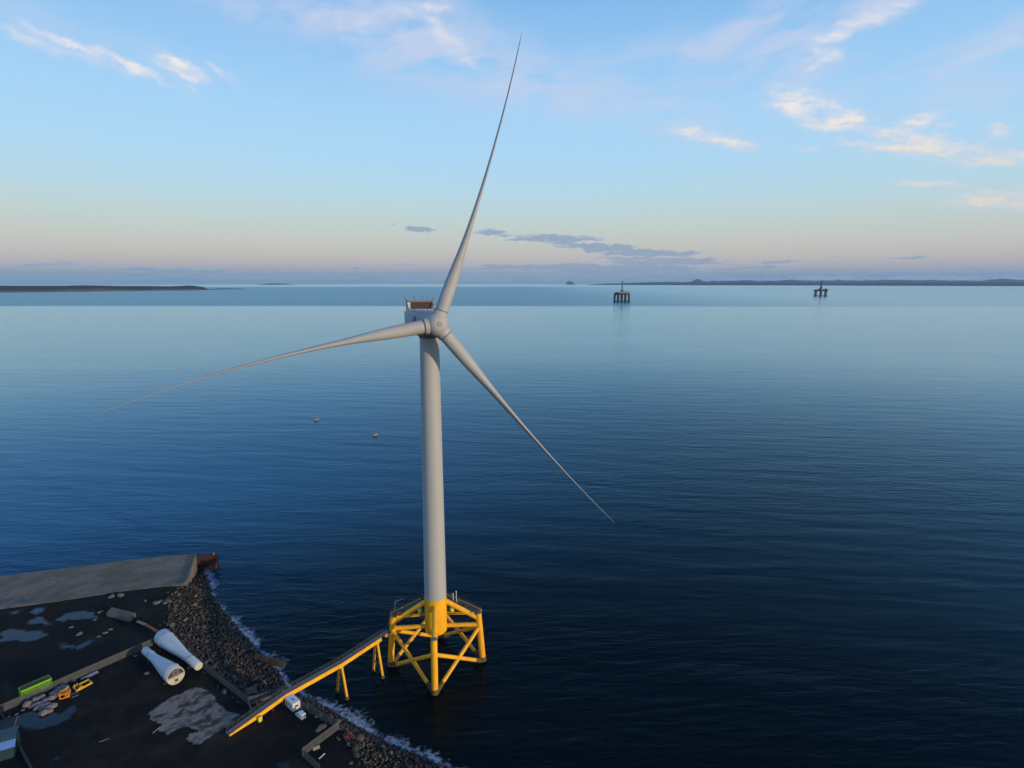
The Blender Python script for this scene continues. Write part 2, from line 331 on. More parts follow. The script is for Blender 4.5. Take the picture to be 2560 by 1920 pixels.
# ------------------------------------------------------------------ sea
def sea_material():
    m = bpy.data.materials.new('sea_water'); m.use_nodes = True; nt = m.node_tree; N = nt.nodes; L = nt.links
    N.remove(N['Principled BSDF']); out = N['Material Output']
    dif = N.new('ShaderNodeBsdfDiffuse'); glo = N.new('ShaderNodeBsdfGlossy'); fre = N.new('ShaderNodeFresnel'); mxs = N.new('ShaderNodeMixShader')
    L.new(fre.outputs[0], mxs.inputs[0]); L.new(dif.outputs[0], mxs.inputs[1]); L.new(glo.outputs[0], mxs.inputs[2]); L.new(mxs.outputs[0], out.inputs[0])
    g = N.new('ShaderNodeNewGeometry')
    def mapped(sx, sy, rot=0, off=0):
        mp = N.new('ShaderNodeMapping'); L.new(g.outputs['Position'], mp.inputs[0])
        r = N.new('ShaderNodeMapping'); r.inputs[2].default_value = (0, 0, R(rot)); L.new(g.outputs['Position'], r.inputs[0])
        L.new(r.outputs[0], mp.inputs[0]); mp.inputs[3].default_value = (sx, sy, 0.0001); mp.inputs[1].default_value = (off, off * .7, 0)
        return mp.outputs[0]
    def noi(vec, detail=3, rough=.5, dist=0.0):
        n = N.new('ShaderNodeTexNoise'); L.new(vec, n.inputs[0]); n.inputs['Scale'].default_value = 1; n.inputs['Detail'].default_value = detail
        n.inputs['Roughness'].default_value = rough; n.inputs['Distortion'].default_value = dist
        return n.outputs[0]
    def mth(op, a, b2=None, clamp=False):
        n = N.new('ShaderNodeMath'); n.operation = op; n.use_clamp = clamp
        for i, v in enumerate((a, b2)):
            if v is None: continue
            if isinstance(v, (int, float)): n.inputs[i].default_value = v
            else: L.new(v, n.inputs[i])
        return n.outputs[0]
    def rng(v, a, b2, c=0.0, d=1.0):
        n = N.new('ShaderNodeMapRange'); n.interpolation_type = 'SMOOTHSTEP'; L.new(v, n.inputs[0])
        for i, q in ((1, a), (2, b2), (3, c), (4, d)): n.inputs[i].default_value = q
        return n.outputs[0]
    le = N.new('ShaderNodeVectorMath'); le.operation = 'LENGTH'; L.new(g.outputs['Position'], le.inputs[0]); dist = le.outputs['Value']
    wob = noi(mapped(1 / 2500, 1 / 900, 0, 5), 2)
    dw = mth('ADD', dist, mth('MULTIPLY', mth('SUBTRACT', wob, .5), 500))
    swell = noi(mapped(1 / 62, 1 / 15, 6), 2, .45, .3)
    chop = noi(mapped(1 / 11, 1 / 3.1, -4, 9), 3, .55, .4)
    fine = noi(mapped(1 / 2.0, 1 / .9, 12, 3), 2, .5)
    slick = rng(noi(mapped(1 / 420, 1 / 110, 4, 2), 4, .6, .5), .36, .62, .25, 1.0)
    hgt = mth('ADD', mth('MULTIPLY', swell, .95), mth('ADD', mth('MULTIPLY', mth('MULTIPLY', chop, .52), slick), mth('MULTIPLY', fine, .08)))
    bp = N.new('ShaderNodeBump'); bp.inputs['Strength'].default_value = 1.0; bp.inputs['Distance'].default_value = 1.0
    L.new(mth('MULTIPLY', hgt, rng(dist, 150, 1800, .85, .55)), bp.inputs['Height']); 
    for nd in (dif, glo, fre): L.new(bp.outputs[0], nd.inputs['Normal'])
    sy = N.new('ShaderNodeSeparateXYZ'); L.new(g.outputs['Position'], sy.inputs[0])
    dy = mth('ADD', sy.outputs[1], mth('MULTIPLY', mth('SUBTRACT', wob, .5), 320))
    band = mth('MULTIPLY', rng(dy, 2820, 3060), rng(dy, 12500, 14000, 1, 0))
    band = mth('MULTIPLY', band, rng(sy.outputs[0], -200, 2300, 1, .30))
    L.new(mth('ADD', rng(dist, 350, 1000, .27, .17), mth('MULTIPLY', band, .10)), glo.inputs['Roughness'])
    def mixc(f, c1, c2):
        mx = N.new('ShaderNodeMix'); mx.data_type = 'RGBA'; L.new(f, mx.inputs[0])
        for k, v in ((6, c1), (7, c2)):
            if isinstance(v, tuple): mx.inputs[k].default_value = (*v, 1)
            else: L.new(v, mx.inputs[k])
        return mx.outputs[2]
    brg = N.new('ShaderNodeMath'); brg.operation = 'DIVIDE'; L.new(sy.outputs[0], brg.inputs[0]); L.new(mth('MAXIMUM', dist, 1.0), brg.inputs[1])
    side = rng(mth('ADD', brg.outputs[0], mth('MULTIPLY', mth('SUBTRACT', wob, .5), .3)), -.55, .45)      # darkens to the right: dimmer sky and vignetting painted into the water
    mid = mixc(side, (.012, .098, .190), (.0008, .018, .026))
    c = mixc(rng(dist, 190, 385), (.0010, .0030, .0036), mid)                       # near water darkened by distance: weaker sky reflection painted into the colour
    c = mixc(rng(dist, 420, 1300), c, (.014, .185, .235))  # far water brightened by distance, sky reflection painted into the colour
    c = mixc(band, c, (.004, .15, .235))  # the ripples' darker sky reflection, painted as a colour band
    L.new(rng(dist, 200, 1300, 1.17, 1.46), fre.inputs['IOR'])
    t = mixc(rng(dist, 300, 1200), (.50, .80, 1.0), (.84, .97, 1.0)); L.new(mixc(band, t, (.39, .555, .61)), glo.inputs['Color'])      # reflection colour painted in: bluer close by, dulled in the band
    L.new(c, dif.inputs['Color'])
    return m
def build_sea():
    mb = MB(); n = 384; rings = []
    rr = [0.0]; r = 40.0
    while r < 58000: rr.append(r); r *= 1.12
    vs = [Vector((0, 0, 0))]; fs = []
    for k, r in enumerate(rr[1:]):
        vs += [Vector((r * math.sin(2 * math.pi * i / n), r * math.cos(2 * math.pi * i / n), drop(r))) for i in range(n)]
    for i in range(n):
        j = (i + 1) % n; fs.append((0, 1 + j, 1 + i))
        for k in range(len(rr) - 2):
            a = 1 + k * n; fs.append((a + i, a + j, a + n + j, a + n + i))
    mb.add(vs, fs, True)
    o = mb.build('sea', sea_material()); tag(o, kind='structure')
    bm = bmesh.new(); bm.from_mesh(o.data)
    for f in bm.faces:
        if f.normal.z < 0: f.normal_flip()
    bm.to_mesh(o.data); bm.free()
build_sea()

# ------------------------------------------------------------------ land: yard, slope, quay
ZG = 8.0
def P2(px, py, z): v = at(px, py, z); return (v.x, v.y)
water_px = [(505, 1425), (524, 1452), (528, 1482), (548, 1512), (572, 1540), (602, 1576), (628, 1604), (650, 1632), (668, 1648), (692, 1672), (704, 1692), (716, 1716), (750, 1738), (792, 1757),
            (832, 1776), (862, 1796), (902, 1822), (962, 1852), (1012, 1876), (1072, 1898), (1126, 1924), (1190, 1962), (1290, 2030)]
crest_px = [(458, 1462), (436, 1478), (415, 1500), (424, 1530), (418, 1562), (438, 1590), (470, 1626), (520, 1670), (560, 1704), (596, 1738), (640, 1752), (708, 1738), (742, 1764),
            (800, 1796), (852, 1828), (872, 1866), (905, 1905), (950, 1950), (1010, 2010), (1110, 2110)]
WATER = [P2(x, y, 0) for x, y in water_px] + [(40, 60), (150, -20), (420, -200)]
CREST = [P2(x, y, ZG) for x, y in crest_px] + [(25, 45), (130, -40), (400, -230)]
QB = [P2(-600, 1530, ZG), P2(0, 1450, ZG), P2(300, 1412, ZG), P2(476, 1392, ZG)]      # seaward edge of the quay
def close_poly(line): return [(-900, -700), (-900, QB[0][1])] + QB + list(line) + [(400, -700)]
WPOLY = close_poly([P2(488, 1400, ZG)] + WATER); CPOLY = close_poly([P2(470, 1420, ZG)] + CREST)
def inside(p, poly):
    x, y = p; c = False; j = len(poly) - 1
    for i in range(len(poly)):
        xi, yi = poly[i]; xj, yj = poly[j]
        if (yi > y) != (yj > y) and x < (xj - xi) * (y - yi) / (yj - yi) + xi: c = not c
        j = i
    return c
def dist_line(p, line):
    best = 1e9; x, y = p
    for (x0, y0), (x1, y1) in zip(line, line[1:]):
        dx, dy = x1 - x0, y1 - y0; t = max(0, min(1, ((x - x0) * dx + (y - y0) * dy) / (dx * dx + dy * dy + 1e-9)))
        best = min(best, math.hypot(x - x0 - t * dx, y - y0 - t * dy))
    return best
def land_z(x, y):
    if inside((x, y), CPOLY): return ZG
    dw, dc = dist_line((x, y), WATER), dist_line((x, y), CREST)
    if inside((x, y), WPOLY): return ZG * dw / (dw + dc + 1e-6)
    return max(-5.0, -0.45 * dw)
def ground_material():
    m = mat('black_yard', (.0125, .0105, .0105), .95, .4, .09, bump=.06, bscale=1.6, c2=(.0058, .0056, .0070), spec=.15)
    nt = m.node_tree; N = nt.nodes; L = nt.links; b = N['Principled BSDF']
    src = b.inputs['Base Color'].links[0].from_socket; g = N.new('ShaderNodeNewGeometry')
    def layer(src, scale, lo, hi, col, detail=8, rot=0, sx=1.0):
        mp = N.new('ShaderNodeMapping'); mp.inputs[2].default_value = (0, 0, R(rot)); L.new(g.outputs['Position'], mp.inputs[0])
        m3 = N.new('ShaderNodeMapping'); m3.inputs[3].default_value = (scale * sx, scale, scale); L.new(mp.outputs[0], m3.inputs[0])
        n = N.new('ShaderNodeTexNoise'); n.inputs['Scale'].default_value = 1; n.inputs['Detail'].default_value = detail; n.inputs['Roughness'].default_value = .7; L.new(m3.outputs[0], n.inputs[0])
        mr = N.new('ShaderNodeMapRange'); L.new(n.outputs[0], mr.inputs[0]); mr.inputs[1].default_value = lo; mr.inputs[2].default_value = hi
        mx = N.new('ShaderNodeMix'); mx.data_type = 'RGBA'; L.new(mr.outputs[0], mx.inputs[0]); L.new(src, mx.inputs[6]); mx.inputs[7].default_value = (*col, 1); return mx.outputs[2]
    c = layer(src, .06, .50, .72, (.038, .028, .017))            # brown earth showing through the coal-black surface
    c = layer(c, .13, .56, .74, (.020, .021, .026), rot=40, sx=.18)   # long scraped wheel marks
    c = layer(c, .5, .60, .74, (.026, .021, .016))
    c = layer(c, 1.6, .66, .76, (.055, .047, .038), 4)              # scattered grit
    L.new(c, b.inputs['Base Color'])
    return m
M['ground'] = ground_material()
def build_ground():
    mb = MB(); x0, x1, y0, y1, st = -230.0, 30.0, 84.0, 262.0, 1.3
    nx, ny = int((x1 - x0) / st) + 1, int((y1 - y0) / st) + 1; vs = []; fs = []
    for j in range(ny):
        for i in range(nx):
            x, y = x0 + i * st, y0 + j * st; z = land_z(x, y)
            z += noise.noise(Vector((x * .25, y * .25, 0))) * (.10 if z > 7.9 else .5) - (.35 if .2 < z < 7.5 else 0)
            vs.append(Vector((x, y, min(z, ZG + .12))))
    for j in range(ny - 1):
        for i in range(nx - 1):
            a = j * nx + i; fs.append((a, a + 1, a + nx + 1, a + nx))
    mb.add(vs, fs, True)
    xe, ye = x0 + (nx - 1) * st, y0 + (ny - 1) * st
    for (a, b, c, d) in ((-900, x0, -700, 175), (x0, xe, -700, y0)):
        mb.add([(a, c, ZG - .15), (b, c, ZG - .15), (b, d, ZG - .15), (a, d, ZG - .15)], [(0, 1, 2, 3)])
    tag(mb.build('ground', M['ground']), kind='structure')
build_ground()

def sheet(name, pts_px, z, m, kind='structure', seed=0, jag=.5, soft=1.2, st=.45):
    """a flat patch on the ground whose margin frays out into it"""
    pts = [P2(x, y, z) for x, y in pts_px]; ring = pts + [pts[0]]
    x0, x1 = min(p[0] for p in pts) - 2, max(p[0] for p in pts) + 2; y0, y1 = min(p[1] for p in pts) - 2, max(p[1] for p in pts) + 2
    nx, ny = int((x1 - x0) / st) + 1, int((y1 - y0) / st) + 1; vs = []; tone = []; fs = []
    for j in range(ny):
        for i in range(nx):
            x, y = x0 + i * st, y0 + j * st; w = noise.noise_vector(Vector((x * .35 + seed, y * .35, seed))) * jag + noise.noise_vector(Vector((x * 1.3, y * 1.3, seed))) * jag * .4
            q = (x + w.x, y + w.y); d = dist_line(q, ring); d = d if inside(q, pts) else -d
            vs.append(Vector((x, y, z))); tone.append(min(1, max(0, .5 + d / soft)))
    for j in range(ny - 1):
        for i in range(nx - 1):
            a = j * nx + i; f = (a, a + 1, a + nx + 1, a + nx)
            if max(tone[k] for k in f) > 0: fs.append(f)
    mb = MB(); mb.add(vs, fs, True); mb.at = tone
    return tag(mb.build(name, m, attr=True), kind=kind)
M['puddle'] = mat('puddle_water', (.012, .011, .019), .22, .5, .4)
M['puddle'].node_tree.nodes['Principled BSDF'].inputs['Roughness'].default_value = .12
M['puddle'].node_tree.nodes['Principled BSDF'].inputs['IOR'].default_value = 1.45
def worn(name, c, gap, scale, lo, hi, streak=(1, 1)):
    m = mat(name, c, .9, .35, .6, bump=.02); nt = m.node_tree; N = nt.nodes; L = nt.links; b = N['Principled BSDF']
    src = b.inputs['Base Color'].links[0].from_socket; g = N.new('ShaderNodeNewGeometry')
    rot = N.new('ShaderNodeMapping'); rot.inputs[2].default_value = (0, 0, R(-42)); L.new(g.outputs['Position'], rot.inputs[0])
    mp = N.new('ShaderNodeMapping'); mp.inputs[3].default_value = (scale * streak[0], scale * streak[1], scale); L.new(rot.outputs[0], mp.inputs[0])
    n = N.new('ShaderNodeTexNoise'); n.inputs['Scale'].default_value = 1; n.inputs['Detail'].default_value = 7; n.inputs['Roughness'].default_value = .6; L.new(mp.outputs[0], n.inputs[0])
    mr = N.new('ShaderNodeMapRange'); L.new(n.outputs[0], mr.inputs[0]); mr.inputs[1].default_value = lo; mr.inputs[2].default_value = hi
    mx = N.new('ShaderNodeMix'); mx.data_type = 'RGBA'; L.new(mr.outputs[0], mx.inputs[0]); L.new(src, mx.inputs[6]); mx.inputs[7].default_value = (*gap, 1)
    L.new(mx.outputs[2], b.inputs['Base Color']); return m
M['pad'] = worn('worn_concrete', (.27, .218, .178), (.035, .029, .022), .42, .46, .60, (.75, 1))
frayed(M['puddle'], .30, .75, .7, .5)
frayed(M['pad'], .40, .60, 1.0, 1.1)
M['quay'] = worn('quay_concrete', (.235, .186, .148), (.125, .102, .066), .17, .42, .60, (.6, 1.1))
# a second, bluish wet stain on the quay
def quay_stain():
    nt = M['quay'].node_tree; N = nt.nodes; L = nt.links; b = N['Principled BSDF']; src = b.inputs['Base Color'].links[0].from_socket
    g = N.new('ShaderNodeNewGeometry'); mp = N.new('ShaderNodeMapping'); mp.inputs[2].default_value = (0, 0, R(-30)); L.new(g.outputs['Position'], mp.inputs[0])
    n = N.new('ShaderNodeTexNoise'); n.inputs['Scale'].default_value = .085; n.inputs['Detail'].default_value = 3; L.new(mp.outputs[0], n.inputs[0])
    mr = N.new('ShaderNodeMapRange'); L.new(n.outputs[0], mr.inputs[0]); mr.inputs[1].default_value = .62; mr.inputs[2].default_value = .66
    mx = N.new('ShaderNodeMix'); mx.data_type = 'RGBA'; L.new(mr.outputs[0], mx.inputs[0]); L.new(src, mx.inputs[6]); mx.inputs[7].default_value = (.075, .085, .10, 1)
    L.new(mx.outputs[2], b.inputs['Base Color'])
quay_stain()
zq = ZG + .16
quay_outline = [P2(-420, 1504, zq), P2(-420, 1588, zq), P2(0, 1522, zq), P2(140, 1503, zq), P2(300, 1478, zq), P2(400, 1466, zq), P2(455, 1464, zq), P2(464, 1456, zq), P2(490, 1382, zq), P2(300, 1402, zq), P2(0, 1441, zq)]
q = MB(); q.poly(quay_outline, -6, zq); tag(q.build('quay', M['quay']), kind='structure')
kerb = MB()
pa, pb, pc = Vector((*P2(488, 1386, zq + .4), zq + .3)), Vector((*P2(466, 1452, zq + .4), zq + .3)), Vector((*P2(456, 1461, zq + .4), zq + .3))
kerb.beam(pa, pb, .8, .6); kerb.beam(pb, pc, .8, .58)
tag(kerb.build('quay_parapet', M['block']), 'low concrete parapet closing the seaward end of the quay', 'parapet')

for k, pl in enumerate([[(0, 1578), (28, 1572), (60, 1578), (110, 1580), (120, 1590), (75, 1602), (0, 1604)], [(60, 1560), (95, 1540), (112, 1548), (128, 1563)], [(70, 1534), (90, 1520), (112, 1518), (98, 1536)],
                        [(130, 1555), (160, 1536), (200, 1528), (236, 1530), (244, 1545), (200, 1548), (160, 1552)], [(150, 1606), (190, 1618), (228, 1596), (232, 1606), (205, 1622), (160, 1622)], [(24, 1532), (48, 1526), (42, 1535)],
                        [(25, 1808), (70, 1776), (140, 1786), (185, 1762), (184, 1796), (150, 1812), (110, 1822), (60, 1822)], [(205, 1842), (225, 1834), (222, 1843)], [(120, 1902), (150, 1886), (148, 1900)], [(700, 1910), (722, 1900), (730, 1935), (702, 1940)]]):
    sheet('puddle', pl, ZG + .14, M['puddle'], seed=k * 3.3, jag=1.3, soft=2.4)
sheet('concrete_pad', [(365.7, 1785.1), (405.1, 1759.0), (439.8, 1737.0), (489.0, 1717.4), (523.7, 1730.1), (538.2, 1756.1), (570.0, 1776.4), (603.0, 1788.0), (578.7, 1808.2), (538.2, 1834.3), (493.1, 1863.2), (466.4, 1848.7), (473.4, 1837.7), (495.4, 1827.3), (471.6, 1815.7), (445.6, 1823.8), (417.8, 1837.7), (394.7, 1823.8), (399.3, 1810.0), (376.2, 1797.2)], ZG + .15, M['pad'], seed=4, jag=.7, soft=1.4)

# ------------------------------------------------------------------ armour rocks and surf
def rock_mesh(seed, sub=2):
    bm = bmesh.new(); bmesh.ops.create_icosphere(bm, subdivisions=sub, radius=.5); rnd = random.Random(seed)
    cut = [(Vector((rnd.uniform(-1, 1), rnd.uniform(-1, 1), rnd.uniform(-1, 1))).normalized(), rnd.uniform(.26, .40)) for _ in range(7)]
    for v in bm.verts:
        for n, d in cut:
            k = v.co.dot(n)
            if k > d: v.co -= n * (k - d)
        v.co *= 1 + .12 * noise.noise(v.co * 3 + Vector((seed, 0, 0)))
        v.co.z *= .75
    vs = [v.co.copy() for v in bm.verts]; fs = [tuple(v.index for v in f.verts) for f in bm.faces]; bm.free()
    return vs, fs
def build_rocks():
    protos = [rock_mesh(i, 2) for i in range(8)]; small = [rock_mesh(i + 20, 1) for i in range(8)]
    spots = []; rnd = random.Random(3); cell = {}
    def free(x, y, r):
        cx, cy = int(x // 2), int(y // 2)
        for a in (-1, 0, 1):
            for b in (-1, 0, 1):
                for (u, v, w) in cell.get((cx + a, cy + b), ()):
                    if math.hypot(u - x, v - y) < .40 * (r + w): return False
        cell.setdefault((cx, cy), []).append((x, y, r)); return True
    tries = 0
    while tries < 90000:
        tries += 1
        x, y = rnd.uniform(-135, 5), rnd.uniform(100, 246)
        if inside((x, y), CPOLY):
            if rnd.random() > .05 or dist_line((x, y), CREST) > 2.5: continue
        elif not inside((x, y), WPOLY) and (dist_line((x, y), WATER) > 1.6 or rnd.random() > .35): continue
        if y < 118 and x < -60: continue
        d = rnd.choice((.42, .5, .55, .6, .7, .8, .9, 1.1, 1.6)) * rnd.uniform(.8, 1.15) * (1.25 if y < 148 else 1)
        if not free(x, y, d): continue
        spots.append((x, y, d))
    # show-largest ones become things of their own
    def app(s): return s[2] / (Vector((s[0], s[1], 3)) - Vector((0, 0, CAM_H))).length
    vis = []
    for s in spots:
        v = Vector((s[0], s[1], 3)) - Vector((0, 0, CAM_H)); dep = v.dot(FW); py = 960 - FPX * v.dot(UP) / dep
        if py < 1925: vis.append(s)
    top = set(sorted(vis, key=app, reverse=True)[:290])
    meshes = []
    for k, (vs, fs) in enumerate(protos):
        for tone, nm in ((0.0, 'rock'), (.45, 'rock'), (1.0, 'rock'), (0, 'wetrock')):
            me = bpy.data.meshes.new('armour_rock'); me.from_pydata(vs, [], fs); a = me.attributes.new('tone', 'FLOAT', 'POINT'); a.data.foreach_set('value', [tone] * len(vs))
            me.materials.append(M[nm]); meshes.append(me)
    mb = MB(); wet = MB(); n = 0
    for s in spots:
        x, y, d = s; z = land_z(x, y); zz = z + d * .12
        w = 3 if z < 2.6 + 1.2 * noise.noise(Vector((x * .2, y * .2, 1))) else (2 if rnd.random() < .03 + .022 * max(0, z) ** 1 else (1 if rnd.random() < .15 + .05 * z else 0))
        rot = Matrix.Rotation(rnd.uniform(0, 6.28), 3, 'Z') @ Matrix.Rotation(rnd.uniform(-.5, .5), 3, 'X')
        sc = (d * rnd.uniform(.95, 1.6), d * rnd.uniform(.85, 1.15), d * rnd.uniform(.8, 1.2))
        if s in top:
            k = rnd.randrange(8); o = bpy.data.objects.new('armour_rock', meshes[k * 4 + w]); COL.objects.link(o)
            o.location = (x, y, zz); o.rotation_euler = rot.to_euler(); o.scale = sc
            if w == 3: tag(o, 'dark wet boulder at the foot of the rock slope, washed by the surf', 'rock', 'wet boulders along the waterline')
            elif w == 2: tag(o, 'pale grey boulder among the darker rocks of the sea defence slope', 'rock', 'pale boulders of the rock slope')
            else: tag(o, 'dark brown boulder in the sloping sea defence between yard and surf', 'rock', 'dark boulders of the rock slope')
        else:
            vs, fs = small[rnd.randrange(8)]
            tgt = wet if w == 3 else mb
            tgt.add([rot @ Vector((p.x * sc[0], p.y * sc[1], p.z * sc[2])) + Vector((x, y, zz)) for p in vs], fs, False, (0, .45, 1.0, 0)[w])
    tag(mb.build('rock_slope', M['rock'], attr=True), 'mass of smaller dark rocks covering the sea defence slope', 'rocks', None, 'stuff')
    tag(wet.build('wet_rock_slope', M['wetrock']), 'mass of small black wet rocks along the waterline', 'rocks', None, 'stuff')
build_rocks()
def build_surf():
    line = WATER[:23]; st = .5; x0, x1 = -132.0, -2.0; y0, y1 = 100.0, 250.0; nx, ny = int((x1 - x0) / st), int((y1 - y0) / st); idx = {}; vs = []; tone = []; fs = []
    cum = [0]
    for a, b in zip(line, line[1:]): cum.append(cum[-1] + math.hypot(b[0] - a[0], b[1] - a[1]))
    for j in range(ny):
        for i in range(nx):
            x, y = x0 + i * st, y0 + j * st; best = 1e9; ss_ = 0
            for k, ((ax, ay), (bx, by)) in enumerate(zip(line, line[1:])):
                if min(ax, bx) - 9 > x or max(ax, bx) + 9 < x or min(ay, by) - 9 > y or max(ay, by) + 9 < y: continue
                dx, dy = bx - ax, by - ay; t = max(0, min(1, ((x - ax) * dx + (y - ay) * dy) / (dx * dx + dy * dy))); d = math.hypot(x - ax - t * dx, y - ay - t * dy)
                if d < best: best = d; ss_ = cum[k] + t * math.sqrt(dx * dx + dy * dy)
            if best > 8: continue
            if inside((x, y), WPOLY): best = -best
            k_ = noise.noise(Vector((ss_ * .055, 3.3, 0))) + .6 * noise.noise(Vector((ss_ * .17, 7.3, 0))); amp = 2.0 + 4.2 * max(0, k_ + .35)
            f = (1 - (best - .3) / amp) if best > .3 else (1 + (best - .3) / 1.8)
            if f < -.25: continue
            idx[(i, j)] = len(vs); vs.append(Vector((x, y, .12 + .10 * noise.noise(Vector((x * .6, y * .6, 2)))))); tone.append(max(0, min(1, .12 + .50 * f + .28 * min(.4, k_))) if f > 0 else 0)
    for (i, j), a in idx.items():
        q = (idx.get((i + 1, j)), idx.get((i + 1, j + 1)), idx.get((i, j + 1)))
        if None not in q: fs.append((a,) + q)
    mb = MB(); mb.add(vs, fs, True); mb.at = tone
    o = mb.build('surf', M['foam'], attr=True); tag(o, 'broken white surf washing along the foot of the rocks', 'surf', None, 'stuff')
frayed(M['foam'], .40, .78, 1.15, .70)
build_surf()

# ------------------------------------------------------------------ wind turbine
TX, TY = -24.49, 177.99
def build_turbine():
    T = thing('wind_turbine', 'tall three-bladed pale grey wind turbine on a yellow lattice base standing in the sea', 'wind turbine', (TX, TY, 0))
    psi, tau = R(21.953), R(4.743)
    n0 = Vector((math.sin(psi), -math.cos(psi), 0)); U = Vector((math.cos(psi), math.sin(psi), 0)); Z = Vector((0, 0, 1))
    n1 = n0 * math.cos(tau) + Z * math.sin(tau); V = Z * math.cos(tau) - n0 * math.sin(tau)
    hub = n0 * 8.643 + Z * 110.65
    # tower with faint flange seams
    tw = MB(); tw.lathe((0, 0, 23.5), (0, 0, 106.7), [(i / 12, 3.5 + (2.86 - 3.5) * i / 12) for i in range(13)], 64); two = tw.build('tower', M['white'], T)
    for z in (40.5, 61.0, 84.0):
        r = 3.5 + (2.86 - 3.5) * (z - 23.5) / 83.2; fl = MB(); fl.lathe((0, 0, z - .05), (0, 0, z + .05), [(0, r), (0, r + .02), (1, r + .02), (1, r)], 64, False); fl.build('flange_seam', M['white'], two)
    # yellow transition piece with a rounded underside
    tp = MB(); tp.lathe((0, 0, 10.9), (0, 0, 23.5), [(0, 1.6), (.012, 2.5), (.035, 3.1), (.07, 3.42), (.11, 3.52), (1, 3.52)], 64)
    tpo = tp.build('transition_piece', M['yellow'], T)
    # jacket
    e0 = math.atan2(1.06, 14.9) + R(.6)
    dirs = [Vector((math.cos(e0 + k * math.pi / 2), math.sin(e0 + k * math.pi / 2), 0)) for k in range(4)]
    def lp(k, z): return dirs[k % 4] * (14.95 - 1.35 * z / 17) + Vector((0, 0, z))
    for k in range(4):
        m = MB(); m.tube(lp(k, 1.4), lp(k, 16.9), 1.02, 1.0, 32); leg = m.build('jacket_leg', M['yellow'], T)
        c = MB(); c.lathe(lp(k, 16.88), lp(k, 17.2), [(0, 1.05), (.7, 1.05), (1, .9)], 32); c.build('leg_cap', M['cap'], leg)
        g = MB(); g.lathe(lp(k, -6), lp(k, 1.5), [(0, 1.15), (.80, 1.17), (.86, 1.24), (.92, 1.10), (1, 1.06)], 28); g.build('marine_growth', M['growth'], leg)
        nk = (k + 1) % 4
        for a, b in ((lp(k, 12.2), lp(nk, -.3)), (lp(k, -.3), lp(nk, 12.2))):
            d = (b - a); lo, hi = (b, a) if b.z < a.z else (a, b); v = hi - lo
            s0 = lo + v * .17
            m = MB(); m.tube(s0, hi - v.normalized() * .5, .60, .60, 24); br = m.build('cross_brace', M['yellow'], T)
            g = MB(); g.lathe(lo, s0 + v * .002, [(0, .72), (.6, .76), (.85, .70), (1, .63)], 20); g.build('marine_growth', M['growth'], br)
        m = MB(); m.tube(lp(k, 12.9), dirs[k] * 3.3 + Vector((0, 0, 13.1)), .70, .70, 24); m.build('horizontal_brace', M['yellow'], T)
        m = MB(); m.tube(lp(k, 15.0), dirs[k] * 3.2 + Vector((0, 0, 21.6)), .78, .82, 28); m.build('strut', M['yellow'], T)
    # working platform on the seaward half (between the left, back and right leg tops)
    pl = MB(); zt = 17.25
    A, B, C = lp(2, zt), lp(1, zt), lp(0, zt)
    pts = [A + Vector((.2, -.6, 0)), C + Vector((-.2, -.6, 0)), C + Vector((.9, .9, 0)), B + Vector((.5, .6, 0)), B + Vector((-.5, .6, 0)), A + Vector((-.9, .9, 0))]
    pl.poly([(p.x, p.y) for p in pts], zt, zt + .22); plo = pl.build('platform', M['grating'], T)
    eb = MB()
    eb.beam(Vector((A.x + 1.2, A.y - .75, zt)), Vector((-3.4, -.35, zt)), .35, .7); eb.beam(Vector((3.4, .35, zt)), Vector((C.x - 1.2, C.y - .75, zt)), .35, .7)
    eb.beam(pts[2] + Vector((.1, .1, 0)), pts[3], .3, .6); eb.beam(pts[4], pts[5] + Vector((-.1, .1, 0)), .3, .6); eb.build('edge_beam', M['yellow'], plo)
    rl = MB()
    loop = [pts[0], pts[5], pts[4], pts[3], pts[2], pts[1]]
    for p, q2 in zip(loop, loop[1:]):
        ln = (q2 - p).length; nn = max(2, int(ln / 1.1))
        for i in range(nn + 1):
            b = p.lerp(q2, i / nn); rl.tube(b, b + Z * 1.3, .035, n=6)
        for h in (.65, 1.3): rl.tube(p + Z * h, q2 + Z * h, .035, n=6)
    rl.build('railing', M['rail'], plo)
    sc = MB()                                                    # cluttered grating panels and pipe runs behind the railing
    rnd = random.Random(5)
    for _ in range(46):
        t = rnd.random(); s = rnd.random() ** .7; p = A.lerp(B, t) if rnd.random() < .6 else C.lerp(B, t); p = p * (.55 + .42 * s) + Vector((0, 0, zt * (.45 - .42 * s)))
        p.z = zt + .2
        sc.box(p + Z * .5, (rnd.uniform(.3, 1.3), rnd.uniform(.3, 1.0), rnd.uniform(.5, 1.3)), Matrix.Rotation(rnd.uniform(0, 3), 3, 'Z'))
    sc.build('deck_equipment', M['grating'], plo)
    for px, py in ((1049, 1527), (1130, 1523)):
        w = at(px, py, zt + .8) - Vector((TX, TY, 0)); m = MB()
        m.lathe(w - Z * .6, w + Z * .6, [(0, .62), (.1, .72), (.8, .72), (.95, .55), (1, .2)], 16); m.build('lantern', M['lime'], plo)
    dv = MB(); b = A + Vector((.6, .4, .2)); dv.tube(b, b + Z * 4.4, .09, n=8); dv.tube(b + Z * 4.4, b + Vector((2.6, 1.0, 4.9)), .08, n=8); dv.tube(b + Z * 3.2, b + Vector((1.2, .45, 4.6)), .05, n=6); dv.build('davit', M['rail'], plo)
    cr = MB(); b = Vector((-4.6, 2.4, zt + .2))
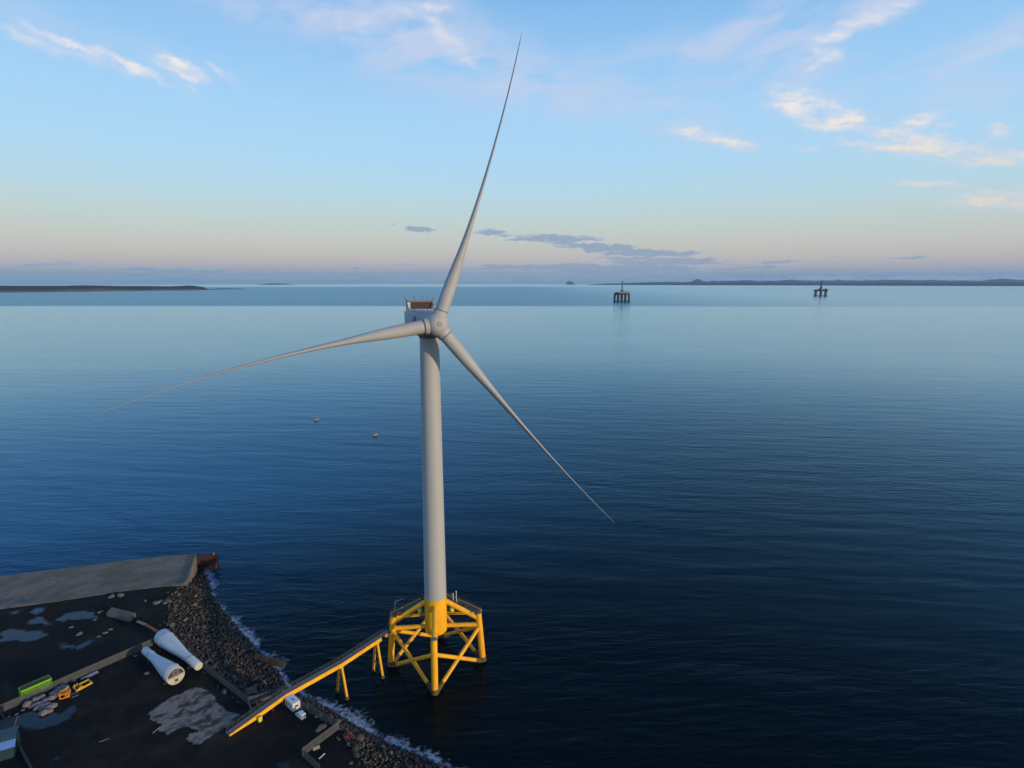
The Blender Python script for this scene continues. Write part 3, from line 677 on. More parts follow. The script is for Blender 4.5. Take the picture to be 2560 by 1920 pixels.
    cr.tube(b, b + Z * 4.6, .22, n=10); cr.tube(b + Z * 4.6, b + Vector((-3.4, .6, 6.3)), .2, n=10); cr.tube(b + Vector((-3.4, .6, 6.3)), b + Vector((-4.6, .9, 4.4)), .16, n=8); cr.box(b + Z * 4.8, (.9, .8, .7)); cr.build('crane', M['navy'], plo)
    for px, hh in ((1133, 3.4), (1141, 4.2)):
        w = at(px, 1508, zt + .2) - Vector((TX, TY, 0)); m = MB(); m.tube(w, w + Z * hh, .12, n=8); m.box(w + Z * hh, (.4, .3, .3)); m.build('lamp_post', M['cabin'], plo)
    la = MB()                                                    # boat-landing ladder on the left leg
    b0, b1 = lp(2, 11.6) + Vector((-1.9, -.4, 0)), lp(2, 16.8) + Vector((-.9, -.6, 0))
    for s in (-.3, .3): la.tube(b0 + Vector((0, s, 0)), b1 + Vector((0, s, 0)), .06, n=6)
    for i in range(16): p = b0.lerp(b1, (i + .5) / 16); la.tube(p + Vector((0, -.3, 0)), p + Vector((0, .3, 0)), .04, n=6)
    la.build('ladder', M['rail'], T)
    dr = MB(); dd = Vector((math.cos(R(185)), math.sin(R(185)), 0)); dr.box(dd * 3.5 + Z * 25.2, (.5, 1.0, 2.2), Matrix.Rotation(R(185), 3, 'Z')); dr.build('tower_door', M['navy'], T)
    # nacelle
    nc = MB(); ax = -n0
    def sec(s, hw, zt_, zb, rd, dz=0.0, k=40):
        c = hub + ax * s; out = []
        for i in range(k):
            a = 2 * math.pi * i / k; cx, cz = math.cos(a), math.sin(a); e = 2.0 / rd
            x = math.copysign(abs(cx) ** e, cx) * hw; z = math.copysign(abs(cz) ** e, cz); z = z * (zt_ if z > 0 else zb)
            out.append(c + U * x + Z * (z + dz))
        return out
    nc.loft([sec(2.3, 2.7, 2.7, 2.7, 2), sec(2.6, 3.0, 3.0, 3.0, 2), sec(4.4, 3.35, 3.2, 3.4, 2.2), sec(5.6, 3.9, 3.25, 3.7, 3.5), sec(6.2, 4.25, 3.3, 3.9, 7), sec(22.2, 4.4, 3.0, 3.9, 12), sec(22.6, 4.2, 2.8, 3.7, 12)])
    nco = nc.build('nacelle', M['white'], T)
    yb = MB(); yb.lathe((0, 0, 106.2), (0, 0, 107.0), [(0, 3.0), (1, 3.3)], 48); yb.build('yaw_ring', M['seal'], nco)
    def cu(s, u, z): return hub + ax * s + U * u + Z * z
    zc = 3.1
    fr = MB()
    for u in (-4.0, 4.0):
        fr.beam(cu(20.2, u, zc), cu(20.2, u, zc + 3.1), .35, .5); fr.beam(cu(20.2, u, zc + 2.9), cu(20.2, u * 1.10, zc + 3.8), .3, .3)
        fr.beam(cu(17.4, u, zc), cu(20.1, u, zc + 2.4), .22, .22)
    fr.beam(cu(20.2, -3.8, zc + 2.75), cu(20.2, 3.8, zc + 2.75), .5, .5); fr.beam(cu(20.2, -3.8, zc + .35), cu(20.2, 3.8, zc + .35), .4, .3)
    for i in range(8): fr.beam(cu(20.0, -2.7 + i * .92, zc + .4), cu(20.0, -2.7 + i * .92, zc + 2.6), .13, .2)
    fro = fr.build('cooler_frame', M['purple'], nco)
    cc = MB(); c0 = cu(20.4, .53, zc + 1.5); Mz = Matrix((U, -n0, Z)).transposed(); cc.box(c0, (6.5, .5, 2.2), Mz); cc.build('cooler_core', M['cooler'], nco)
    wl = MB()
    for h in (.9, 1.6, 2.2): wl.box(cu(20.3, -3.3, zc + h), (1.0, .3, .38), Mz)
    wl.build('louvre', M['cabin'], nco)
    an = MB()
    for u, h in ((-1.6, 1.3), (.9, 1.5), (2.5, 1.2), (-4.3, .9), (4.3, .9)): an.tube(cu(20.2, u, zc + 2.9), cu(20.2, u, zc + 3.1 + h), .06, n=6)
    an.build('mast', M['dark'], nco)
    ra = MB()
    for u in (-4.0, 4.0):
        for h in (.5, 1.0): ra.tube(cu(8, u, 3.2 + h), cu(16.5, u, 3.05 + h), .035, n=6)
        for i in range(6): ra.tube(cu(8 + i * 1.7, u, 3.1), cu(8 + i * 1.7, u, 4.2), .035, n=6)
    ra.build('roof_railing', M['rail'], nco)
    # blue oval emblem with a paler lettering bar, on the left flank
    lg = MB(); Ml = Matrix((ax, Z, -U)).transposed(); c0 = cu(9.2, -4.34, .85); k = 40
    ring = [c0 + Ml @ (Matrix.Rotation(R(-14), 3, 'Z') @ Vector((2.5 * math.cos(6.2832 * i / k), 1.15 * math.sin(6.2832 * i / k), 0))) for i in range(k)]
    lg.loft([ring, [p - U * .05 for p in ring]], True, False); lgo = lg.build('emblem', M['logo'], nco)
    lt = MB()
    for i in range(7):
        x = -1.9 + i * .62; c1 = c0 - U * .07 + Ml @ Vector((x, -.25 * x, 0)); lt.box(c1, (.34, .5, .05), Ml); 
    lt.build('lettering', M['board'], lgo)
    # hub with three blade sockets
    hb = MB(); q = n1.to_track_quat('Z', 'Y')
    def hc(s, r, k=48): return [hub + n1 * s + q @ Vector((r * math.cos(6.2832 * i / k), r * math.sin(6.2832 * i / k), 0)) for i in range(k)]
    hb.loft([hc(-2.6, 2.9), hc(-2.4, 3.3), hc(-1.2, 3.48), hc(.2, 3.42), hc(1.3, 3.15), hc(2.2, 2.65), hc(2.8, 2.05), hc(3.12, 1.45), hc(3.26, .9), hc(3.3, .3)])
    a0 = R(21.874)
    for k in range(3):
        a = a0 + k * 2 * math.pi / 3; e = V * math.cos(a) + U * math.sin(a); e = (e + n1 * .03).normalized()
        hb.lathe(hub + e * .6, hub + e * 3.75, [(0, 2.32), (.93, 2.24), (1, 2.18)], 48, True)
    hbo = hb.build('hub', M['white'], T)
    em = MB(); c0 = hub + n1 * 3.22 + U * .05; Mh = Matrix((U, V, n1)).transposed()
    k = 32
    for (ra_, rb_) in ((.78, .70),):
        o_, i_ = [[c0 + Mh @ Vector((r * math.cos(6.2832 * i / k), r * math.sin(6.2832 * i / k), 0)) for i in range(k)] for r in (ra_, rb_)]
        b = len(em.v); em.add(o_ + i_ + [p + n1 * .12 for p in o_] + [p + n1 * .12 for p in i_], [(2 * k + i, 2 * k + (i + 1) % k, 3 * k + (i + 1) % k, 3 * k + i) for i in range(k)] + [(i, (i + 1) % k, 2 * k + (i + 1) % k, 2 * k + i) for i in range(k)])
    for a in (25, 95, 150, 215, 285):
        em.box(c0 + n1 * .1 + Mh @ Vector((.4 * math.cos(R(a)), .4 * math.sin(R(a)), 0)), (.34, .22, .08), Mh @ Matrix.Rotation(R(a), 3, 'Z'))
    em.build('emblem', M['grey_mark'], hbo)
    # feathered blades: chord lies along the rotor axis, the pre-bend swings them in the rotor plane
    st_r = [3.9, 6, 9, 12, 15, 18, 21, 25, 30, 35, 40, 45, 52, 60, 68, 76, 82, 84.8, 85.6]
    ch = [3.86, 3.86, 3.95, 4.15, 4.35, 4.5, 4.5, 4.3, 3.9, 3.5, 3.1, 2.75, 2.3, 1.85, 1.45, 1.1, .75, .4, .08]
    th = [3.82, 3.80, 3.70, 3.45, 3.05, 2.62, 2.15, 1.68, 1.30, 1.05, .86, .70, .54, .40, .30, .2, .13, .07, .02]
    Sg = [4.818, 3.35, 7.08]; Bg = [.634, -.014, -.208]
    for k in range(3):
        a = a0 + k * 2 * math.pi / 3; e = V * math.cos(a) + U * math.sin(a); t = V * math.sin(a) - U * math.cos(a)
        rings = []; nseg = 36
        def cl(r): return hub + e * r + t * (Sg[k] * (r / 85.6) ** 2.618) + n1 * (.029 * r + Bg[k] * (r / 85.6) ** 2)
        for r, c, h in zip(st_r, ch, th):
            C0 = cl(r); tw_ = R(max(0, 9 - r * .11)) * (1 if r > 8 else 0)
            f = min(1, max(0, (r - 6) / 14)); ring = []
            for i in range(nseg):
                q_ = 2 * math.pi * i / nseg; x = c / 2 * math.cos(q_) - f * .16 * c; y = h / 2 * math.sin(q_) * (1 + f * .45 * math.cos(q_))
                x, y = x * math.cos(tw_) - y * math.sin(tw_), x * math.sin(tw_) + y * math.cos(tw_)
                ring.append(C0 + n1 * x + t * y)
            rings.append(ring)
        m = MB(); m.loft(rings); bo = m.build('blade', M['blade'], T)
        m = MB(); eh = (cl(4.5) - cl(3.5)).normalized(); m.lathe(cl(3.70), cl(3.70) + eh * .42, [(0, 2.06), (.8, 2.04), (1, 1.95)], 40); m.build('root_seal', M['seal'], bo)
build_turbine()

# ------------------------------------------------------------------ access bridge and ramp
BA = Vector((.65947561, .75172596, 0)); BN = Vector((-.75172596, .65947561, 0)); BM = Vector((-50.99, 162.0, 0)); ZV = Vector((0, 0, 1))
def bp(s, o, z): return BM + BA * s + BN * o + ZV * z
def zb(s): return 10.05 + (s * .012 if s < 0 else s * .105)                 # underside of the girder
def railing(mb, pts, h=1.1, step=1.5):
    for p, q2 in zip(pts, pts[1:]):
        nn = max(1, int((q2 - p).length / step))
        for i in range(nn + 1): b = p.lerp(q2, i / nn); mb.tube(b, b + ZV * h, .03, n=6)
        for k in (.55, 1.0): mb.tube(p + ZV * h * k, q2 + ZV * h * k, .03, n=6)
def build_bridge():
    O = bp(-18, 0, ZG)
    T = thing('access_bridge', 'yellow girder footbridge with grey deck on two splayed trestles from shore to turbine', 'bridge', O)
    ss = [-18.0, -6, 0, 7, 14.2]
    g = MB()
    for a, b in ((-18.0, -1.5), (-1.38, 14.2)):
        for o in (-1.0, .72):
            steps = [a, min(max(0, a), b), b] if a < 0 < b else [a, b]
            for s0, s1 in zip(steps, steps[1:]):
                if s1 - s0 > .01: g.beam(bp(s0, o, zb(s0) + (.64 if o < 0 else .5)), bp(s1, o, zb(s1) + (.64 if o < 0 else .5)), .20, 1.22 if o < 0 else .94)
    g.shift(-O).build('girder', M['yellow'], T)
    d = MB()
    for s0, s1 in ((-18, 0), (0, 14.2)): d.beam(bp(s0, 0, zb(s0) + 1.16), bp(s1, 0, zb(s1) + 1.16), 1.7, .12)
    d.beam(bp(14.2, .05, zb(14.2) + 1.16), bp(17.9, .3, zb(14.2) + 1.1), 1.6, .16); d.beam(bp(16.3, 0, zb(14.2) + 1.1), bp(18.2, .3, zb(14.2) + 1.04), 2.4, .2)
    d.shift(-O).build('deck', M['deck'], T)
    r = MB()
    for o in (-.95, .78):
        railing(r, [bp(-18, o, zb(-18) + 1.22), bp(0, o, zb(0) + 1.22), bp(14.2, o, zb(14.2) + 1.22), bp(17.6, o + .1, zb(14.2) + 1.16)])
    r.shift(-O).build('handrail', M['rail'], T)
    gl = MB(); gl.beam(bp(15.6, -.85, zb(14.2) + .9), bp(18.6, -.4, zb(14.2) + .75), .3, .45); gl.box(bp(16.3, -.9, zb(14.2) + .95), (.8, .8, .8)); gl.shift(-O).build('gangway_bearing', M['yellow'], T)
    for s, f1, f2 in ((0, (843, 1731), (868, 1748)), (12.9, (934, 1678), (957, 1695))):
        tops = [bp(s, .55, zb(s) + .1), bp(s, -.55, zb(s) + .1)]; feet = [at(*f1, 0), at(*f2, 0)]
        cap = MB(); cap.beam(bp(s, 1.05, zb(s) - .05), bp(s, -1.05, zb(s) - .05), .7, .35); cap.beam(bp(s - .9, -.95, zb(s) - .02), bp(s + .5, -.95, zb(s) - .02), .3, .3); cap.shift(-O).build('crosshead', M['yellow'], T)
        for tp_, ft in zip(tops, feet):
            m = MB(); v = ft - tp_; m.tube(tp_, ft + ZV * .5, .38, .42, 16); lo = m.shift(-O).build('trestle_leg', M['yellow'], T)
            m = MB(); m.lathe(ft - ZV * 5, ft + ZV * .9 - v.normalized() * .1, [(0, .5), (.8, .55), (.9, .62), (1, .45)], 14); m.shift(-O).build('pile_sleeve', M['growth'], lo)
        m = MB(); a0, a1 = tops[0].lerp(feet[0], .62), tops[1].lerp(feet[1], .62); c0, c1 = tops[0].lerp(feet[0], .8), tops[1].lerp(feet[1], .92)
        m.tube(a0, a1, .10, n=8); m.tube(a0, c1, .10, n=8); m.tube(tops[0].lerp(feet[0], .3), a1, .09, n=8); m.shift(-O).build('bracing', M['rail'], T)
build_bridge()
def build_ramp():
    O = bp(-33, 0, ZG)
    T = thing('access_ramp', 'yellow sided ramp with grey tread rising from the yard to the bridge', 'ramp', O)
    zt = lambda s: ZG + .35 + (s + 33.6) / 15.6 * (zb(-18) + 1.2 - ZG - .35)
    g = MB()
    for o in (-1.0, .72):
        for s0, s1 in ((-33.4, -26), (-26, -18.1)):
            h0, h1 = min(1.1, zt(s0) - ZG), min(1.1, zt(s1) - ZG)
            k = .04 if o < 0 else -.16
            p = [bp(s0, o, zt(s0) + k), bp(s1, o, zt(s1) + k), bp(s1, o, zt(s1) - h1), bp(s0, o, zt(s0) - h0)]
            w = BN * .12; g.add([x - w for x in p] + [x + w for x in p], [(0, 1, 2, 3), (7, 6, 5, 4), (0, 4, 5, 1), (1, 5, 6, 2), (2, 6, 7, 3), (3, 7, 4, 0)])
    g.shift(-O).build('girder', M['yellow'], T)
    d = MB(); d.beam(bp(-33.6, 0, zt(-33.6) - .05), bp(-18.1, 0, zt(-18.1) - .05), 1.7, .12); d.shift(-O).build('tread', M['deck'], T)
    r = MB(); 
    for o in (-.95, .78): railing(r, [bp(-33.2, o, zt(-33.2) + .06), bp(-18.2, o, zt(-18.2) + .06)])
    r.shift(-O).build('handrail', M['rail'], T)
    for s in (-25.5, -21.5, -18.7):
        m = MB()
        for o in (-.8, .8): m.beam(bp(s, o, ZG), bp(s, o, zt(s) - .25), .2, .2)
        m.shift(-O).build('support', M['rail'], T)
build_ramp()
# green bin beside the ramp
def lime_bin():
    p = bp(-25.7, -1.75, ZG); T = thing('grit_bin', 'lime green bin standing against the yellow side of the ramp', 'bin', p, math.atan2(BA.y, BA.x))
    m = MB(); m.loft([[Vector((x * k, y * k, z)) for x, y in ((-.5, -.35), (.5, -.35), (.5, .35), (-.5, .35))] for z, k in ((0, .85), (1.2, 1.05))], True, False); m.build('body', M['lime'], T)
    m = MB(); m.loft([[Vector((x * k, y * k, z)) for x, y in ((-.56, -.41), (.56, -.41), (.56, .41), (-.56, .41))] for z, k in ((1.2, 1.0), (1.42, .8))], True, False); m.build('lid', M['fyellow'], T)
lime_bin()
def marker():
    p = at(719, 1736, 9.2); p.z = land_z(p.x, p.y); T = thing('marker_post', 'short post with a small red disc at the shore end of the bridge', 'marker', p)
    m = MB(); m.tube((0, 0, -.5), (0, 0, 1.7), .06, n=8); m.build('post', M['rail'], T)
    m = MB(); m.lathe((0, .1, 1.75), (0, -.1, 1.75), [(0, .3), (.2, .42), (.8, .42), (1, .3)], 20); m.build('disc', M['red'], T)
marker()

# ------------------------------------------------------------------ fences
def fence(px_line, label, m='fence', h=2.4, z=ZG, name='palisade_fence', gap=.13):
    base = [at(x, y, z) for x, y in px_line]; O = base[0].copy()
    T = thing(name, label, 'fence', O)
    for a, b in zip(base, base[1:]):
        L_ = (b - a).length; nb = max(1, round(L_ / 2.75)); d = (b - a) / nb
        for i in range(nb):
            p, q2 = a + d * i, a + d * (i + 1); pn = MB(); k = max(1, int(d.length / gap)); u = d.normalized(); nrm = Vector((-u.y, u.x, 0))
            for j in range(k):
                c = p.lerp(q2, (j + .5) / k) + nrm * .03
                pn.beam(c + ZV * .08, c + ZV * h, .075, .02, nrm)
            for hh in (.4, h - .4): pn.beam(p + ZV * hh, q2 + ZV * hh, .05, .06)
            pn.shift(-O).build('panel', M[m], T)
            ps = MB(); ps.box(p - nrm * .06 + ZV * h * .49, (.1, .1, h)); ps.shift(-O).build('post', M[m], T)
    ps = MB(); ps.box(base[-1] + ZV * h * .49, (.1, .1, h)); ps.shift(-O).build('post', M[m], T)
fence([(-60, 1810), (0, 1784), (100, 1739), (200, 1694), (300, 1650), (400, 1606)], 'long grey palisade fence from the left edge past the green container to the white tubes')
fence([(440, 1606), (508, 1672), (618, 1760)], 'grey-green palisade fence beside the rock slope, from white tube to ramp', 'fence_dark')
fence([(622, 1762), (660, 1752), (712, 1733)], 'short palisade fence across the rocks from the yard corner to the bridge end')
fence([(736, 1762), (844, 1821)], 'dark green palisade fence beside the white cabin and van, above the shore', 'fence_dark')
fence([(848, 1823), (757, 1891)], 'grey palisade fence running back from the shore corner to the bottom of the photo')
fence([(760, 1896), (800, 1932)], 'bluish grey palisade fence stub leaving the bottom edge of the photo', 'fence_dark')
fence([(4, 1793), (36, 1851), (74, 1922), (100, 1970)], 'palisade fence running down between the teal shed and the black yard', 'fence_dark')
def gate():
    a, b = at(620, 1762, ZG), at(632, 1790, ZG); O = a.copy(); T = thing('site_gate', 'narrow lilac gate leaf seen edge-on between the fence corner and the ramp', 'gate', O)
    m = MB()
    for hh in (.15, 1.1, 2.1): m.beam(a + ZV * hh, b + ZV * hh, .09, .09)
    for t in (0, 1): p = a.lerp(b, t); m.beam(p + ZV * .1, p + ZV * 2.2, .1, .1)
    m.shift(-O).build('frame', M['lilac'], T)
    m = MB()
    for i in range(1, 16): p = a.lerp(b, i / 16); m.beam(p + ZV * .15, p + ZV * 2.1, .04, .04)
    m.shift(-O).build('bars', M['lilac'], T)
M['lilac'] = mat('lilac_paint', (.10, .075, .125), .6, .15, 1)
gate()

# ------------------------------------------------------------------ things in the yard
def flared_tube(wide_px, thin_px, rw, rt, label, bulkhead):
    a = at(*wide_px, ZG + rw + .15); b = at(*thin_px, ZG + rt + .95); O = Vector((a.x, a.y, ZG))
    T = thing('flared_tube', label, 'steel tube', O)
    m = MB(); prof = [(0, rw * .97), (.004, rw), (.13, rw * .985), (.22, rw * .93), (.34, rw * .82), (.46, rw * .70), (.56, rw * .60), (.66, rt * 1.08), (.78, rt * 1.02), (.996, rt), (1, rt * .96)]
    n = 48; d = b - a; q = d.to_track_quat('Z', 'Y')
    inner = [(.02, rw * .93), (0.0, rw * .95)]
    m.lathe(a, b, inner + prof, n, True); sh = m.build('shell', M['tubewhite'], T); sh.data.transform(Matrix.Translation(-O))
    def band(t, r, nm):
        k = MB(); k.lathe(a + d * (t - .006), a + d * (t + .006), [(0, r * 1.0), (.1, r + .10), (.9, r + .10), (1, r)], n); k.shift(-O).build('strap', M[nm], T)
        c = MB(); c0 = a + d * t; u = d.normalized(); s = Vector((u.y, -u.x, 0)).normalized()
        hgt = c0.z - ZG
        for sg in (-1, 1): c.beam(c0 + s * sg * r * .62 - ZV * r * .62, Vector((c0.x, c0.y, ZG)) + s * sg * r * .8, .4, .4)
        c.beam(Vector((c0.x, c0.y, ZG + .18)) - s * r, Vector((c0.x, c0.y, ZG + .18)) + s * r, .5, .3)
        c.shift(-O).build('cradle', M['dark'], T)
        st_ = MB(); top = c0 + ZV * (r + .1); st_.beam(top - s * .1, top + s * r * .8 - ZV * r * .32, .35, .06); st_.shift(-O).build('strap_pad', M['beige'], T)
    band(.13, rw * .985, 'grey'); band(.80, rt * 1.02, 'grey')
    # end face of the thin end
    k = MB(); k.lathe(b, b + d.normalized() * .06, [(0, rt * .92), (1, rt * .92)], n); k.shift(-O).build('end_plate', M['beige'], T)
    if bulkhead:                                                # open mouth with a half-height panel and a ladder frame
        u = -d.normalized(); s = Vector((-u.y, u.x, 0)).normalized(); upv = u.cross(s); upv = upv if upv.z > 0 else -upv
        dk = MB(); c0 = a + u * .02; dk.lathe(c0, c0 + u * .03, [(0, rw * .93), (1, rw * .93)], n); dk.shift(-O).build('mouth', M['dark'], T)  # flat dark disc paints in the shaded inside of the tube
        pn = MB(); ring = []
        for i in range(25):
            an = math.pi + math.pi * i / 24; ring.append(a + u * .06 + (s * math.cos(an) + upv * (math.sin(an) * .98 + .05)) * rw * .93)
        pn.loft([ring, [p + u * .06 for p in ring]], True, False); pno = pn.shift(-O).build('lower_panel', M['beige'], T)
        fr = MB()
        for x in (-.45, .55): fr.beam(a + u * .17 + s * x - upv * rw * .85, a + u * .17 + s * x + upv * rw * .82, .16, .12, u)
        for z in (-.1, .75, 1.5): fr.beam(a + u * .17 - s * rw * (.9 if z < .5 else .5) + upv * z, a + u * .17 + s * rw * (.9 if z < .5 else .5) + upv * z, .14, .1, u)
        fr.shift(-O).build('ladder_frame', M['grey'], T)
        ht = MB(); ht.box(a + u * .2 + s * .05 - upv * rw * .5, (.7, .7, .08), Matrix((s, upv, u)).transposed()); ht.shift(-O).build('hatch', M['dark'], T)
        rim = MB(); k_ = n
        o_, i_ = [[a + u * .05 + (s * math.cos(6.2832 * i / k_) + upv * math.sin(6.2832 * i / k_)) * r for i in range(k_)] for r in (rw * .985, rw * .9)]
        rim.loft([o_, [p + u * .16 for p in o_], [p + u * .16 for p in i_], i_], False, False); rim.shift(-O).build('rim', M['beige'], T)
flared_tube((405, 1591), (497, 1666), 2.45, 1.2, 'larger white flared steel tube lying nearer the rocks, its wide end pointing inland', False)
flared_tube((439, 1690), (363, 1626), 2.45, 1.15, 'smaller white flared steel tube with an open barred mouth facing the yard', True)

def container():
    a, b = at(56, 1749, ZG), at(131, 1716, ZG); c = (a + b) / 2; d = b - a; L_ = d.length; rz = math.atan2(d.y, d.x); Wd, Hh = 2.44, 2.6
    nrm = Vector((-d.y, d.x, 0)).normalized(); T = thing('shipping_container', 'lime green shipping container with a brownish roof behind the palisade fence', 'container', c + nrm * Wd / 2, rz)
    m = MB(); hx, hy = L_ / 2, Wd / 2; n = int(L_ / .28)
    for sg in (-1, 1):                                          # corrugated long walls
        pts = []
        for i in range(n + 1):
            x = -hx + .15 + (L_ - .3) * i / n; y = sg * (hy - (.02 if (i // 2) % 2 else .07)); pts.append((x, y))
        b0 = len(m.v); m.add([(x, y, .15) for x, y in pts] + [(x, y, Hh - .12) for x, y in pts], [(i, i + 1, n + 2 + i, n + 1 + i) for i in range(n)])
    m.box((-hx + .05, 0, Hh / 2), (.08, Wd - .2, Hh - .2)); m.build('wall', M['green'], T)
    f = MB()
    for x in (-hx, hx):
        for y in (-hy, hy): f.box((x, y, Hh / 2), (.18, .18, Hh))
    for z in (.08, Hh - .06):
        for y in (-hy, hy): f.box((0, y, z), (L_ - .18, .13, .16))
        for x in (-hx, hx): f.box((x, 0, z), (.14, Wd - .18, .16))
    f.build('frame', M['green'], T)
    r = MB(); k = int(L_ / .46)
    r.box((0, 0, Hh - .05), (L_ - .2, Wd - .16, .06))
    for i in range(k): r.box((-hx + .35 + (L_ - .7) * i / (k - 1), 0, Hh + .0), (.20, Wd - .35, .07))
    r.build('roof', M['greenroof'], T)
    dd = MB()
    for y in (-.58, .58): dd.box((hx + .01, y, Hh / 2), (.07, 1.08, Hh - .36))
    do = dd.build('door', M['green'], T)
    lb = MB()
    for y in (-.75, -.4, .4, .75): lb.tube((hx + .09, y, .2), (hx + .09, y, Hh - .2), .025, n=8)
    lb.build('lock_bar', M['rail'], do)
container()

def net_bag(seed):
    bm = bmesh.new(); bmesh.ops.create_icosphere(bm, subdivisions=3, radius=1.0)
    for v in bm.verts:
        p = v.co.copy(); v.co.z = (p.z * .55 if p.z > 0 else p.z * .30) + .30
        v.co *= 1 + .16 * noise.noise(p * 1.6 + Vector((seed * 7, 0, 0))) + .05 * noise.noise(p * 5 + Vector((seed, 0, 0)))
        if p.z > .85: v.co.z += .06
        v.co.z = max(v.co.z, 0)
    me = bpy.data.meshes.new('net_bag'); bm.to_mesh(me); bm.free(); me.polygons.foreach_set('use_smooth', [True] * len(me.polygons)); me.materials.append(M['bag']); return me
bagm = [net_bag(i) for i in range(6)]
bags = [(630, 1115, 1.0), (812, 1010, .95), (960, 945, .9), (1035, 1040, .9), (1180, 975, .95), (1285, 905, .75), (1290, 800, .75), (1350, 740, .8), (1435, 700, .85), (1515, 730, .8), (1560, 790, .6), (1430, 790, .75), (1215, 860, .75),
        (720, 1155, .55), (795, 1140, .8), (890, 1100, .85), (985, 1120, .8), (870, 1195, .85), (965, 1195, .75), (1080, 1130, .9), (1120, 1190, .8), (1225, 1145, .95), (1010, 1310, 1.0), (1140, 1260, .8), (1375, 830, .6)]
rnd = random.Random(11)
for i, (zx, zy, s) in enumerate(bags):
    p = at(zx / 9.217, 1640 + zy / 9.217, ZG + .4); o = bpy.data.objects.new('rock_bag', bagm[i % 6]); COL.objects.link(o)
    o.location = (p.x, p.y, ZG - .02); o.rotation_euler = (0, 0, rnd.uniform(0, 6.28)); s *= 1.12; o.scale = (s * rnd.uniform(.95, 1.15), s, s * rnd.uniform(1.0, 1.3))
    if i == 22: tag(o, 'tan rock-filled net bag jutting furthest into the puddle, at the front of the heap', 'rock bag', 'net bags heaped by the fence')
    elif i == 0: tag(o, 'rounded rock-filled net bag at the left end of the heap, below the green container', 'rock bag', 'net bags heaped by the fence')
    else: tag(o, 'grey rock-filled net bag in the heap beside the palisade fence', 'rock bag', 'net bags heaped by the fence')

def yellow_frame():
    c = [at(182, 1720, ZG + .3), at(222, 1699, ZG + .3), at(231, 1706, ZG + .3), at(190, 1728, ZG + .3)]; O = (c[0] + c[2]) / 2; O.z = ZG
    T = thing('lifting_frame', 'long rectangular yellow steel frame lying on the black ground', 'steel frame', O)
    m = MB(); m.beam(c[0], c[1], .3, .5); m.beam(c[3], c[2], .3, .5); m.shift(-O).build('side_beam', M['fyellow'], T)
    for t in (.04, .96):
        m = MB(); m.beam(c[0].lerp(c[1], t), c[3].lerp(c[2], t), .28, .42); m.shift(-O).build('cross_beam', M['fyellow'], T)
    m = MB()
    for t in (.12, .28): p = c[0].lerp(c[1], t); m.box(p + ZV * .45, (.3, .3, .5))
    p = c[3].lerp(c[2], .33); m.box(p + ZV * .45, (.4, .4, .6)); p = c[3].lerp(c[2], .2); m.box(p + ZV * .4, (.3, .3, .4)); m.shift(-O).build('lug', M['fyellow'], T)
yellow_frame()
def orange_frame():
    a, b = at(150, 1749, ZG), at(174, 1742, ZG); O = a.copy(); d = (b - a); n = Vector((-d.y, d.x, 0)).normalized(); k = n * 2.0; h = ZV * 1.25
    T = thing('orange_cage', 'bright orange steel cage with crossed bars beside the heap of net bags', 'steel cage', O)
    m = MB()
    for p in (a, b, b + k, a + k): m.beam(p, p + h, .2, .2)
    for z in (ZV * .12, h):
        m.beam(a + z, b + z, .22, .22); m.beam(b + z, b + k + z, .22, .22); m.beam(b + k + z, a + k + z, .22, .22); m.beam(a + k + z, a + z, .22, .22)
    m.shift(-O).build('frame', M['orange'], T)
    m = MB(); m.beam(a + h * .95, b + k + h * .95, .24, .2); m.beam(a + k + h * .93, b + h * .93, .22, .2)
    for t in (.55, .72, .88): m.beam(a.lerp(b, t) + h * .1, a.lerp(b, t + .08) + k * .2 + h, .16, .16)
    m.shift(-O).build('bar', M['orange'], T)
    m = MB(); m.beam(a + k + h * 1.05 + d * .35, a + k * 1.35 + h * 1.25 + d * .8, .3, .25); m.shift(-O).build('hook_arm', M['fyellow'], T)
orange_frame()
def board(px, py, L_, Wd, rz, m, label, cat='board', tilt=0.0, z=ZG, hgt=.12, name='board'):
    p = at(px, py, z); o = MB(); o.box((0, 0, hgt / 2), (L_, Wd, hgt)); o.box((0, 0, hgt + .01), (L_ * .92, .06, .03)); ob = o.build(name, M[m], bevel=.02)
    ob.location = (p.x, p.y, z + .13); ob.rotation_euler = (tilt, 0, rz); return tag(ob, label, cat)
rz_f = math.atan2(at(300, 1650, ZG).y - at(0, 1784, ZG).y, at(300, 1650, ZG).x - at(0, 1784, ZG).x)
board(233, 1686, 2.6, 1.0, rz_f, 'board', 'bluish board lying along the fence foot, right of the two', tilt=R(18))
board(214, 1694, 2.4, .7, rz_f + .1, 'grey', 'pale board lying along the fence foot, left of the two', tilt=R(8))
board(187, 1734, 1.9, 1.1, rz_f - .25, 'teal', 'dark blue sheet lying flat near the orange cage', 'sheet', hgt=.06, name='sheet')
board(188, 1742, 1.8, .3, rz_f - .1, 'stone', 'pale plank lying beside the orange cage', 'plank', name='plank')
board(261, 1852, 2.1, .22, rz_f - .3, 'stone', 'lone grey plank lying out on the black yard', 'plank', name='plank')
board(391, 1827, 2.2, .16, rz_f + .35, 'grey', 'thin pale pole lying at the corner of the concrete pad', 'pole', name='pole')
board(805, 1892, 1.9, .25, R(62), 'cabin', 'short white pole lying on the rough ground by the bottom fence', 'pole', name='pole')
board(791, 1872, 1.7, .9, R(35), 'grey', 'white triangular scrap leaning by the foot of the bottom fence', 'scrap', tilt=R(40), name='scrap_panel')

